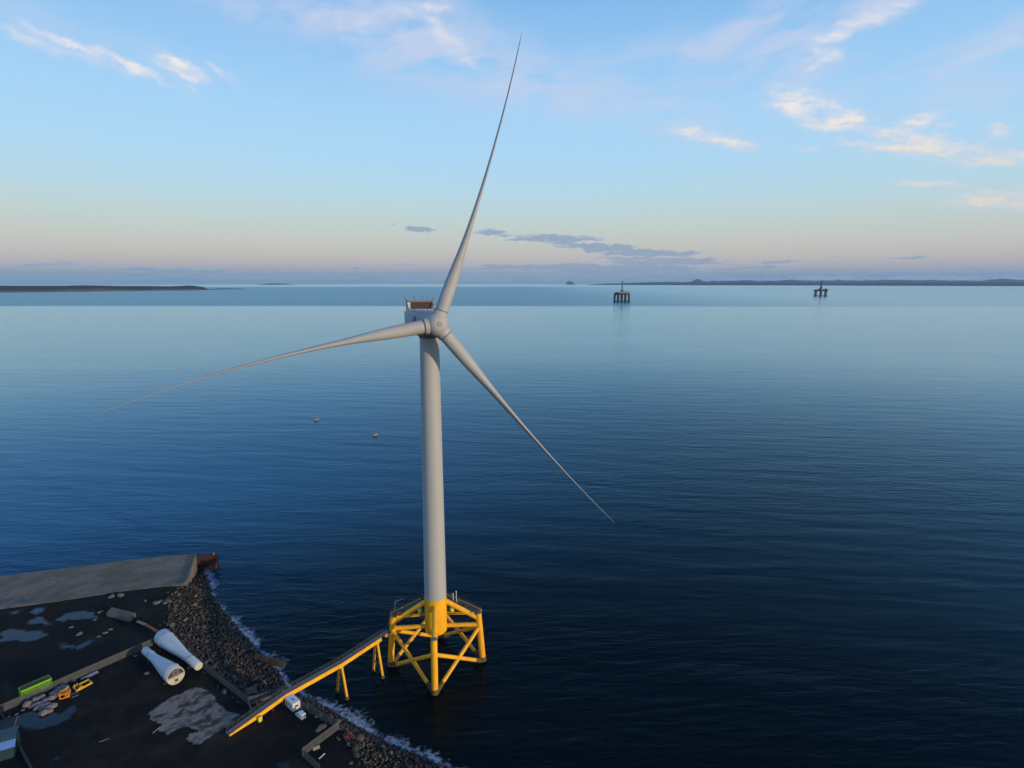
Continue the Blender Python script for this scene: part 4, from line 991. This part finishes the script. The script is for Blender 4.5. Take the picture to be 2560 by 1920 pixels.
stones = [(57, 1774, 1.0), (41, 1784, .9), (184, 1701, 1.2), (251, 1530, 1.7), (363, 1501, 1.2), (391, 1507, 2.6), (413, 1507, 2.0), (424, 1503, 1.5), (279, 1491, 2.2), (302, 1488, 2.6), (237, 1549, 1.2), (198, 1585, 2.0),
          (276, 1573, 1.5), (263, 1582, 1.7), (247, 1591, 1.3), (178, 1568, 1.3), (430, 1562, 2.2), (368, 1683, 1.5), (440, 1480, 1.2), (338, 1640, 1.2), (20, 1792, .8)]
for i, (px, py, s) in enumerate(stones):
    vs, fs = rock_mesh(60 + i, 2); p = at(px, py, ZG + .2); me = bpy.data.meshes.new('loose_stone'); me.from_pydata(vs, [], fs); me.materials.append(M['stone'])
    o = bpy.data.objects.new('loose_stone', me); COL.objects.link(o); o.location = (p.x, p.y, ZG + .12 * s); o.scale = (s * 1.3, s, s * .5); o.rotation_euler = (0, 0, i * 1.3)
    lab = {0: 'small pale cubic stone at the foot of the fence, left of the net bags', 1: 'pale broken stone by the fence, next to the left-hand puddle', 5: 'large tan boulder on the black ground between quay and rock slope'}.get(i, 'loose pale stone lying on the black yard ground')
    tag(o, lab, 'stone', 'loose pale stones in the yard')

def slab_stack():
    c = [at(266, 1533, ZG + 1.3), at(322, 1547, ZG + 1.3), at(339, 1533, ZG + 1.3), at(279, 1518, ZG + 1.3)]; O = (c[0] + c[2]) / 2; O.z = ZG
    T = thing('slab_stack', 'weathered stack of concrete slabs on the black ground near the quay', 'slab stack', O)
    for i in range(4):
        m = MB(); off = Vector((.12 * math.sin(i * 2.1), .12 * math.cos(i * 1.7), 0)); pts = [p + off for p in c]
        m.poly([(p.x, p.y) for p in pts], ZG + i * .34, ZG + i * .34 + .29); m.shift(-O).build('slab', M['block'], T, bevel=.03)
slab_stack()
def bent_pipe():
    z = ZG + .4; a, b, c = at(344, 1554, z), at(365, 1562, z), at(394, 1580, z); O = Vector((b.x, b.y, ZG)); T = thing('bent_pipe', 'bent pipe, cream at one end and red-orange at the other, by the white tube', 'pipe', O)
    m = MB(); m.tube(a, b, .42, .42, 20); m.shift(-O).build('cream_section', M['cream'], T)
    m = MB(); m.lathe(b, c, [(0, .45), (.04, .5), (.08, .42), (.94, .42), (.95, .5), (1, .5)], 20); m.shift(-O).build('orange_section', M['redorange'], T)
bent_pipe()
def sheet_pile():
    a, b = at(488, 1392, 5.5), at(541, 1390, 5.5); d = b - a; O = Vector((a.x, a.y, 0)); T = thing('sheet_pile_wall', 'rusty red sheet pile wall jutting out beyond the quay end', 'wall', O)
    n = Vector((d.y, -d.x, 0)).normalized(); m = MB(); k = 44; fr = []
    for i in range(k + 1): fr.append(a + d * (i / k) + n * (1.2 + (.28 if (i // 2) % 2 else 0)))
    bk = [p - n * 2.6 for p in (a, b)]
    m.add([Vector((p.x, p.y, 2.6)) for p in fr] + [Vector((p.x, p.y, 5.2)) for p in fr], [(i, i + 1, k + 2 + i, k + 1 + i) for i in range(k)])
    m.shift(-O).build('piles', M['rust'], T)
    m = MB(); m.add([Vector((p.x, p.y, -4)) for p in fr] + [Vector((p.x, p.y, 2.6)) for p in fr], [(i, i + 1, k + 2 + i, k + 1 + i) for i in range(k)]); m.shift(-O).build('weedy_foot', M['wetrock'], T)
    m = MB(); pts = [a + n * 1.6, b + n * 1.6, b - n * 1.6, a - n * 1.6]; m.poly([(p.x, p.y) for p in pts], 5.2, 5.9); m.poly([((a + d * .02 - n * 1.5).x, (a + d * .02 - n * 1.5).y), ((b - n * 1.5).x, (b - n * 1.5).y), ((b + n * .9).x, (b + n * .9).y), ((a + n * .9).x, (a + n * .9).y)][::-1], -4, 5.19)
    m.shift(-O).build('capping', M['rust'], T)
    m = MB(); p = Vector((b.x, b.y, 5.9)) - d.normalized() * 1.2 - n * .3; m.tube(p, p + ZV * 1.0, .45, .35, 12); m.shift(-O).build('red_lamp_housing', M['redorange'], T)
sheet_pile()
def concrete_block():
    p = at(629, 1732, 6.5); zl = land_z(p.x, p.y); m = MB(); m.box((0, 0, .5), (2.9, 2.9, 1.6)); m.box((0, 0, 1.34), (.5, .1, .08)); o = m.build('concrete_block', M['block_dark'], bevel=.08)
    o.location = (p.x, p.y, zl); o.rotation_euler = (R(4), R(-5), R(28)); tag(o, 'square olive-grey concrete block on the rocks behind the fence corner', 'block')
concrete_block()
def outfall():
    a, b = at(652, 1646, 1.2), at(711, 1661, .7); T = MB(); d = b - a; rings = []; s = Vector((d.y, -d.x, 0)).normalized()
    for k in range(22):
        t = -.25 + 1.25 * k / 21; c = a + d * t; r = 1.0 + .25 * noise.noise(Vector((k * .6, 0, 0))) - (.25 if k > 19 else 0); ring = []
        for i in range(14):
            an = 6.2832 * i / 14; rr = r * (1 + .22 * noise.noise(Vector((k * .5, math.cos(an) * 1.5, math.sin(an) * 1.5)))); ring.append(c + s * math.cos(an) * rr * 1.15 + ZV * math.sin(an) * rr)
        rings.append(ring)
    T.loft(rings); tag(T.build('outfall_pipe', M['weed']), 'old outfall arm covered in brown weed reaching into the surf', 'outfall')
outfall()
def red_sheet():
    p = at(872, 1853, ZG - 1.5); zl = max(land_z(p.x, p.y), 5); m = MB(); n = 12; vs = []; fs = []
    for j in range(n + 1):
        for i in range(n + 1):
            x, y = (i / n - .5) * 2.6, (j / n - .5) * 2.0; x += .3 * noise.noise(Vector((j * .4, 1, 0))); z = .35 + .55 * noise.noise(Vector((x * 1.1, y * 1.1, 3))) - .25 * (x * x + y * y) * .5
            vs.append(Vector((x, y, z + .5)))
    b0 = len(vs); vs += [v - ZV * .06 for v in vs]
    for j in range(n):
        for i in range(n):
            a = j * (n + 1) + i; fs.append((a, a + 1, a + n + 2, a + n + 1)); fs.append((b0 + a + n + 1, b0 + a + n + 2, b0 + a + 1, b0 + a))
    m.add(vs, fs, True); o = m.build('red_tarpaulin', M['red']); o.location = (p.x, p.y, zl); o.rotation_euler = (R(-8), R(14), R(40)); tag(o, 'crumpled red tarpaulin on the slope by the lower fence corner', 'tarpaulin')
red_sheet()

def cabin():
    z = ZG; c0 = at(712.5, 1764, z); u = -BN; w = BA                    # long axis runs away from the ramp
    L_, Wd, Hh = 4.3, 2.2, 2.35; O = c0 + u * L_ / 2 + w * Wd / 2; rz = math.atan2(u.y, u.x)
    T = thing('site_cabin', 'white box-shaped site cabin parked across the top of the ramp', 'cabin', O, rz)
    m = MB(); m.box((0, 0, Hh / 2 + .15), (L_, Wd, Hh - .1)); m.build('body', M['cabin'], T, bevel=.06)
    m = MB(); m.box((0, 0, Hh + .14), (L_ + .1, Wd + .1, .12)); 
    for i in range(7): m.box((-L_ / 2 + .35 + i * .6, 0, Hh + .22), (.08, Wd - .2, .05))
    m.build('roof', M['cabin'], T)
    m = MB(); m.box((L_ / 2 + .03, 0, 1.5), (.06, 1.25, .75)); w = m.build('window', M['beige'], T)
    m = MB(); m.box((L_ / 2 + .05, 0, 1.5), (.06, .95, .42)); m.build('pane', M['glass'], w)
    m = MB(); m.box((.5, 0, Hh + .28), (.8, .45, .12)); m.build('vent', M['grey'], T)
    for x in (-1.7, 1.7):
        for y in (-.85, .85): m = MB(); m.box((x, y, .1), (.4, .3, .2)); m.build('foot', M['dark'], T)
    m = MB(); m.box((-1.2, -Wd / 2 - .02, 1.15), (.8, .06, 1.85)); m.build('door', M['grey'], T)
    for x in (-.1, 1.1): m = MB(); m.box((x, -Wd / 2 - .02, 1.5), (.7, .05, .65)); m.build('side_window', M['board'], T)
cabin()
def van():
    c = at(751.5, 1787, ZG + .75); u = -BN; rz = math.atan2(u.y, u.x)
    T = thing('parked_van', 'small white van parked beside the site cabin with its rear to the low sun', 'van', (c.x, c.y, ZG), rz); T.scale = (.74, .80, .86)
    # side outline, rear towards +x
    prof = [(-2.15, .45), (-2.15, .95), (-1.95, 1.08), (-1.15, 1.22), (-.55, 1.83), (-.3, 1.92), (2.0, 1.92), (2.12, 1.75), (2.15, .45)]
    m = MB(); n = len(prof)
    def ring(y, k): return [Vector((x * (1 if z < 1.2 else k), y * (1 if z < 1.15 else k), z)) for x, z in prof]
    m.loft([ring(-.86, .97), ring(-.80, .99), ring(.80, .99), ring(.86, .97)], True, False); m.build('body', M['vanw'], T, bevel=.05)
    m = MB(); m.add([(-1.12, -.70, 1.27), (-1.12, .70, 1.27), (-.58, .66, 1.80), (-.58, -.66, 1.80), (-1.16, -.70, 1.27), (-1.16, .70, 1.27), (-.62, .66, 1.82), (-.62, -.66, 1.82)], [(0, 1, 2, 3), (4, 5, 6, 7), (0, 1, 5, 4), (1, 2, 6, 5), (2, 3, 7, 6), (3, 0, 4, 7)]); m.build('windscreen', M['glass'], T)
    m = MB()
    for y in (-.855, .855): m.box((-.25, y, 1.48), (.75, .04, .4))
    m.build('side_window', M['glass'], T)
    m = MB()
    for y in (-.4, .4): m.box((2.13, y, 1.45), (.06, .62, .45))
    m.build('rear_window', M['glass'], T)
    m = MB(); m.box((2.2, 0, .55), (.16, 1.6, .22)); m.build('bumper', M['grey'], T)
    for y in (-.76, .76):
        m = MB(); m.box((2.14, y, 1.0), (.06, .12, .5)); m.build('tail_light', M['red'], T)
        m = MB(); m.box((-2.13, y * .9, .85), (.08, .26, .16)); m.build('headlight', M['board'], T)
    for x in (-1.35, 1.35):
        for y in (-.78, .78):
            m = MB(); m.lathe((x, y - .11, .33), (x, y + .11, .33), [(0, .26), (.15, .33), (.85, .33), (1, .26)], 20); wo = m.build('wheel', M['tyre'], T)
            m = MB(); sg = 1 if y > 0 else -1; m.lathe((x, y + sg * .10, .33), (x, y + sg * .125, .33), [(0, .2), (1, .18)], 16); m.build('hub_cap', M['grey'], wo)
van()

def shed():
    a, b = at(-60, 1893, ZG + 3.0), at(34, 1865, ZG + 3.0)            # eave line facing the camera
    d = b - a; u = d.normalized(); n = Vector((-u.y, u.x, 0)); O = Vector((b.x, b.y, ZG)); rz = math.atan2(u.y, u.x)
    T = thing('teal_shed', 'teal corrugated shed with a bright blue roof strip at the left edge of the photo', 'shed', O, rz)
    L_ = 16.0; H1, H2 = 3.0, 4.5; W1, W2 = 1.6, 6.4
    m = MB(); m.add([(-L_, 0, 0), (0, 0, 0), (0, W2, 0), (-L_, W2, 0), (-L_, 0, H1), (0, 0, H1), (0, W2, H1 + .6), (-L_, W2, H1 + .6), (0, W1, H1 + .75), (-L_, W1, H1 + .75)], [(0, 1, 5, 4), (1, 2, 6, 8, 5), (2, 3, 7, 6), (3, 0, 4, 9, 7)]); m.build('wall', M['tealwall'], T)
    def corr(y0, z0, y1, z1, nm, name, pitch, ov=.25):
        k = int((L_ + ov) / pitch); p0 = []; p1 = []
        for i in range(k + 1):
            x = -L_ + (L_ + ov) * i / k; z = .05 * (i % 2); p0.append((x, y0, z0 + z)); p1.append((x, y1, z1 + z))
        q_ = MB(); q_.add(p0 + p1, [(i, i + 1, k + 2 + i, k + 1 + i) for i in range(k)]); o = q_.build(name, M[nm], T); o.modifiers.new('solid', 'SOLIDIFY').thickness = .05
    corr(-.3, H1 - .05, W1, H1 + .8, 'bluesheet', 'blue_roof_strip', .35)
    m = MB(); k = 16; ys = [W1 + (W2 + .2 - W1) * i / k for i in range(k + 1)]; zs = [H1 + .82 + .75 * math.sin(math.pi * i / k) + .07 * (i % 2) for i in range(k + 1)]
    vs = [(-L_, y, z) for y, z in zip(ys, zs)] + [(.25, y, z) for y, z in zip(ys, zs)]; m.add(vs, [(i, i + 1, k + 2 + i, k + 1 + i) for i in range(k)]); o = m.build('curved_roof', M['teal'], T); o.modifiers.new('solid', 'SOLIDIFY').thickness = .05
    m = MB(); m.box((.03, 1.7, 1.1), (.06, 1.1, 2.2)); m.build('side_door', M['teal'], T)
    # tall lean-to behind it
    m2 = thing('dark_store', 'dark flat-roofed store tucked between the teal shed and the fence corner', 'building', O + n * (W2 + .9) + u * (-1.0), rz)
    m = MB(); m.box((-6.2, 2.3, 1.6), (12, 4.4, 3.2)); m.build('wall', M['darkroof'], m2)
    m = MB(); m.box((-6.2, 2.3, 3.3), (12.3, 4.7, .2)); m.build('roof', M['darkroof'], m2)
    m = MB(); m.box((-.12, 2.3, 3.42), (.1, 4.7, .12)); m.box((-6.2, .0, 3.42), (12.1, .1, .12)); m.build('roof_edge', M['grey'], m2)
shed()

# ------------------------------------------------------------------ on the water
def buoy(px, py, s, rz, label):
    p = at(px, py, .5); T = thing('mooring_buoy', label, 'buoy', (p.x, p.y, 0), rz, 'orange mooring buoys left of the tower')
    m = MB(); m.lathe((-2.1 * s, 0, .55 * s), (2.1 * s, 0, .55 * s), [(0, .5 * s), (.06, .95 * s), (.12, 1.15 * s), (.88, 1.15 * s), (.94, .95 * s), (1, .5 * s)], 24); m.build('drum', M['buoy'], T)
    m = MB(); m.lathe((-1.9 * s, 0, .05), (1.9 * s, 0, .05), [(0, .7 * s), (.1, 1.22 * s), (.9, 1.22 * s), (1, .7 * s)], 24); m.build('weed_band', M['buoydark'], T)
    m = MB()
    for x in (-.9, .9): m.lathe((x * s - .12, 0, .55 * s), (x * s + .12, 0, .55 * s), [(0, 1.2 * s), (1, 1.2 * s)], 24)
    m.build('hoop', M['buoydark'], T)
    m = MB(); m.box((1.5 * s, 0, 1.75 * s), (.5 * s, .2 * s, .5 * s)); m.build('lifting_eye', M['buoy'], T)
buoy(791, 1050, .95, R(24), 'orange drum-shaped mooring buoy on the sea, the farther and more left of the two')
buoy(938, 1088, .95, R(28), 'orange drum-shaped mooring buoy on the sea, the nearer one close to the tower')
def small_buoy(px, py, label):
    p = at(px, py, .2); T = thing('marker_buoy', label, 'buoy', (p.x, p.y, 0))
    m = MB(); m.lathe((0, 0, -.5), (0, 0, .7), [(0, .2), (.2, .55), (.55, .65), (.8, .45), (1, .15)], 16); m.build('float', M['dullgreen'], T)
    m = MB(); m.tube((0, 0, .85), (0, 0, 1.5), .1, n=8); m.build('stub', M['lime'], T)
small_buoy(874, 1029, 'tiny pale marker buoy up the water between the two orange buoys')
small_buoy(1037, 1074, 'tiny pale marker buoy just left of the turbine tower')

def rig1():
    d = 0; p = at(1554, 754.5, 0); dist = math.hypot(p.x, p.y); p.z = drop(dist)
    T = thing('drilling_rig', 'dark drilling rig with five visible legs and cream deck houses, the nearer of two', 'oil rig', p, R(-8))
    for x, y in ((-42, -8), (-21, -30), (0, -34), (21, -30), (42, -8)):
        m = MB(); m.lathe((x, y, -4), (x * .96, y * .96, 44), [(0, 8.5 if abs(x) > 30 else 6), (.3, 5.6), (.9, 5.8), (1, 7)], 16); m.build('column', M['rig'] if x else M['rig'], T)
    for x, y in ((-21, 26), (0, 34), (21, 26)):
        m = MB(); m.lathe((x, y, -4), (x, y, 44), [(0, 6), (1, 6)], 12); m.build('column', M['rigred'], T)
    m = MB()
    for a, b in (((-42, -8), (-21, -30)), ((21, -30), (42, -8)), ((-21, -30), (21, -30)), ((-42, -8), (-21, 26)), ((42, -8), (21, 26))): m.tube((*a, 4), (*b, 4), 2.4, n=8)
    m.build('bracing', M['rig'], T)
    m = MB(); m.poly([(-47, -12), (-24, -36), (24, -36), (47, -12), (36, 30), (0, 40), (-36, 30)], 41, 50); m.build('deck', M['rig'], T)
    m = MB()
    for c, s in (((-10, -26, 55), (18, 14, 13)), ((9, -28, 56), (15, 12, 15)), ((30, -18, 54), (20, 14, 10)), ((26, -24, 56), (9, 6, 12))): m.box(c, s)
    m.build('deck_house', M['rigcream'], T)
    m = MB(); m.lathe((0, -18, 48), (0, -18, 70), [(0, 15), (.5, 9), (1, 5)], 4); m.box((-26, -14, 52), (22, 18, 8)); m.build('substructure', M['rigred'], T)
    dk = MB()
    q4 = lambda z, w: [Vector((sx * w, -18 + sy * w, z)) for sx, sy in ((-1, -1), (1, -1), (1, 1), (-1, 1))]
    lv = [(62, 5.2), (72, 4.6), (82, 4.0), (92, 3.5), (102, 3.0), (112, 2.5), (122, 2.2)]
    for (z0, w0), (z1, w1) in zip(lv, lv[1:]):
        A_, B_ = q4(z0, w0), q4(z1, w1)
        for i in range(4): dk.beam(A_[i], B_[i], 1.5, 1.5); dk.beam(A_[i], B_[(i + 1) % 4], .9, .9); dk.beam(B_[i], B_[(i + 1) % 4], .9, .9)
    dk.build('derrick', M['rig'], T)
    m = MB(); m.box((0, -18, 86), (11, 9, 5)); m.build('monkey_board', M['rigcream'], T)
    m = MB(); m.tube((38, -10, 48), (46, -22, 62), 1.0, n=6); m.tube((-38, -10, 48), (-44, -20, 60), 1.0, n=6); m.build('crane', M['rig'], T)
rig1()
def rig2():
    p = at(2051, 739.5, 0); dist = math.hypot(p.x, p.y); p.z = drop(dist)
    T = thing('drilling_rig', 'maroon drilling rig on three thick columns, the farther and more right of two', 'oil rig', p, R(-12)); T.scale = (.86, .86, .93)
    for x, y in ((-43, 0), (-1, -8), (43, 0)):
        m = MB(); m.lathe((x, y, -4), (x, y, 44), [(0, 11), (.15, 11.5), (.16, 11), (1, 11)], 20); m.build('column', M['rigred'], T)
    m = MB(); m.box((0, 0, 1.5), (124, 16, 6)); m.box((0, 26, 1.5), (118, 14, 6)); m.build('pontoon', M['rig'], T)
    m = MB(); m.box((0, 2, 46), (116, 40, 9)); m.box((-36, 0, 53), (42, 26, 6)); m.box((36, 2, 54), (40, 30, 8)); m.build('deck', M['rig'], T)
    m = MB(); m.box((42, -4, 60), (18, 16, 9)); m.box((-10, -6, 55), (24, 22, 12)); m.build('deck_house', M['rigred'], T)
    m = MB(); m.lathe((-3, -4, 58), (-1, -4, 84), [(0, 17), (.5, 9), (1, 6)], 4); m.build('substructure', M['rigred'], T)
    dk = MB(); q4 = lambda z, w: [Vector((-1 + sx * w, -4 + sy * w, z)) for sx, sy in ((-1, -1), (1, -1), (1, 1), (-1, 1))]
    lv = [(76, 6.4), (88, 5.6), (100, 4.8), (112, 4.0), (124, 3.2), (134, 2.6)]
    for (z0, w0), (z1, w1) in zip(lv, lv[1:]):
        A_, B_ = q4(z0, w0), q4(z1, w1)
        for i in range(4): dk.beam(A_[i], B_[i], 1.9, 1.9); dk.beam(A_[i], B_[(i + 1) % 4], 1.2, 1.2); dk.beam(B_[i], B_[(i + 1) % 4], 1.2, 1.2)
    dk.build('derrick', M['rig'], T)
    m = MB(); m.tube((52, 0, 50), (66, -4, 56), 1.2, n=6); m.tube((-40, 0, 52), (-28, -4, 60), 1.2, n=6); m.build('crane', M['rig'], T)
rig2()

# ------------------------------------------------------------------ distant land
def hill_material(name, low, high, z0, z1, snow=None):
    m = bpy.data.materials.new(name); m.use_nodes = True; nt = m.node_tree; N = nt.nodes; L = nt.links; b = N['Principled BSDF']; b.inputs['Roughness'].default_value = .95; b.inputs['Specular IOR Level'].default_value = .1
    g = N.new('ShaderNodeNewGeometry'); mp = N.new('ShaderNodeMapping'); mp.inputs[3].default_value = (1 / 420, 1 / 420, 1 / 60); L.new(g.outputs['Position'], mp.inputs[0])
    n = N.new('ShaderNodeTexNoise'); n.inputs['Scale'].default_value = 1; n.inputs['Detail'].default_value = 6; n.inputs['Roughness'].default_value = .65; L.new(mp.outputs[0], n.inputs[0])
    a = N.new('ShaderNodeAttribute'); a.attribute_name = 'tone'
    ad = N.new('ShaderNodeMath'); ad.operation = 'MULTIPLY_ADD'; L.new(n.outputs[0], ad.inputs[0]); ad.inputs[1].default_value = .9; ad.inputs[2].default_value = -.45
    sm = N.new('ShaderNodeMath'); sm.operation = 'ADD'; L.new(ad.outputs[0], sm.inputs[0]); L.new(a.outputs['Fac'], sm.inputs[1])
    mr = N.new('ShaderNodeMapRange'); L.new(sm.outputs[0], mr.inputs[0]); mr.inputs[1].default_value = z0; mr.inputs[2].default_value = z1
    mx = N.new('ShaderNodeMix'); mx.data_type = 'RGBA'; L.new(mr.outputs[0], mx.inputs[0]); mx.inputs[6].default_value = (*low, 1); mx.inputs[7].default_value = (*high, 1)
    src = mx.outputs[2]
    if snow:
        r2 = N.new('ShaderNodeMapRange'); L.new(sm.outputs[0], r2.inputs[0]); r2.inputs[1].default_value = snow; r2.inputs[2].default_value = snow + .12
        m2 = N.new('ShaderNodeMix'); m2.data_type = 'RGBA'; L.new(r2.outputs[0], m2.inputs[0]); L.new(src, m2.inputs[6]); m2.inputs[7].default_value = (.85, .87, .92, 1); src = m2.outputs[2]
    L.new(src, b.inputs['Base Color']); return m
def ridge(name, line, depth, m, seed, rough=.18, nu=240, nv=14):
    """line: (pixel column, distance, height) along the shore; a real ridge with depth behind it"""
    mb = MB(); vs = []; at_ = []
    for i in range(nu + 1):
        t = i / nu * (len(line) - 1); k = min(int(t), len(line) - 2); f = t - k; f = f * f * (3 - 2 * f)
        px = line[k][0] + (line[k + 1][0] - line[k][0]) * (t - k); ds = line[k][1] + (line[k + 1][1] - line[k][1]) * f; h = line[k][2] + (line[k + 1][2] - line[k][2]) * f
        for j in range(nv + 1):
            v = j / nv; w = at_range(px, ds + depth * v); base = w.z
            s = math.sin(math.pi * min(1, v / .62 * .5)) if v < .62 else math.cos((v - .62) / .38 * math.pi / 2)
            nn = 1 + rough * (noise.noise(Vector((w.x / 2600, w.y / 2600, seed))) * 1.1 + noise.noise(Vector((w.x / 900, w.y / 900, seed))) * .8 + noise.noise(Vector((w.x / 260, w.y / 260, seed + 5))) * .4)
            hh = max(0, s) ** .75 * h * nn
            vs.append(Vector((w.x, w.y, base - 3 + hh + 3 * (v > 0)))); at_.append(min(1, hh / max(1, h)))
    fs = [(i * (nv + 1) + j, (i + 1) * (nv + 1) + j, (i + 1) * (nv + 1) + j + 1, i * (nv + 1) + j + 1) for i in range(nu) for j in range(nv)]
    mb.add(vs, fs, True); mb.at = at_; return tag(mb.build(name, m, attr=True), kind='structure')
M['hl'] = hill_material('headland_fields', (.16, .12, .085), (.020, .024, .020), .25, .42)
M['spit'] = hill_material('spit_rock', (.05, .045, .04), (.03, .032, .03), .2, .6)
M['lowland'] = hill_material('lowland', (.012, .030, .070), (.022, .045, .085), .2, .8)  # blue of the distant haze put into the base colour
M['moor'] = hill_material('moor', (.045, .05, .05), (.085, .085, .08), .3, .9)
M['snow'] = hill_material('snow_moor', (.07, .075, .08), (.12, .12, .12), .3, .8, .36)
ridge('headland', [(-700, 5600, 70), (-300, 6000, 72), (0, 6500, 68), (200, 7000, 68), (330, 7500, 56), (420, 7800, 50), (475, 7900, 62), (505, 8100, 40), (519, 8200, 3)], 1500, M['hl'], 1.0, .16)
ridge('headland_spit', [(508, 8600, 6), (560, 9000, 14), (590, 9100, 9), (614, 9150, 1)], 350, M['spit'], 7.0, .3, 60)
ridge('far_island', [(640, 24000, 6), (668, 24000, 44), (690, 24000, 58), (712, 24000, 44), (735, 24000, 4)], 500, M['moor'], 3.0, .15, 60)
ridge('rock_island', [(1414.5, 26000, 6), (1416.5, 26000, 88), (1420, 26000, 132), (1425, 26000, 138), (1430, 26000, 112), (1434, 26000, 84), (1437, 26000, 6)], 300, M['moor'], 4.0, .06, 60)
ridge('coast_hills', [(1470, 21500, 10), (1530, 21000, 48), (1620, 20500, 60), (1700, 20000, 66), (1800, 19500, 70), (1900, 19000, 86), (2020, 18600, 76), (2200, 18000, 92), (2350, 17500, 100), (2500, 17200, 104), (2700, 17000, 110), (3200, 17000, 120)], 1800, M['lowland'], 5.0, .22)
ridge('conical_hill', [(1706, 23500, 50), (1720, 23500, 95), (1732, 23500, 150), (1741, 23500, 215), (1747, 23500, 215), (1757, 23500, 150), (1770, 23500, 95), (1790, 23500, 40)], 800, M['moor'], 6.0, .04, 80)
ridge('moor_hills', [(1560, 25500, 53), (1640, 25500, 88), (1780, 25500, 132), (1880, 25500, 167), (1960, 25000, 198), (2030, 25000, 154), (2100, 25000, 189), (2200, 25000, 163), (2330, 24500, 189), (2420, 24000, 180), (2520, 24000, 207), (2700, 24000, 211), (3200, 24000, 229)], 2500, M['moor'], 8.0, .34)
ridge('snowy_hills', [(1700, 36000, 299), (1820, 36000, 449), (1900, 36000, 494), (2040, 36000, 598), (2140, 36000, 576), (2260, 36000, 628), (2400, 36000, 658), (2560, 36000, 703), (2800, 36000, 718), (3200, 36000, 718)], 4500, M['snow'], 9.0, .13)

# ------------------------------------------------------------------ haze
def haze():
    m = bpy.data.materials.new('sea_air'); m.use_nodes = True; N = m.node_tree.nodes; N.clear()
    v = N.new('ShaderNodeVolumePrincipled'); v.inputs['Color'].default_value = (.44, .69, .98, 1); v.inputs['Density'].default_value = 2.1e-5; v.inputs['Anisotropy'].default_value = 0.0
    o = N.new('ShaderNodeOutputMaterial'); m.node_tree.links.new(v.outputs[0], o.inputs['Volume'])
    b = MB(); b.box((0, 0, 130), (96000, 96000, 1100)); tag(b.build('haze', m), kind='stuff')
HAZE = True
if HAZE: haze()
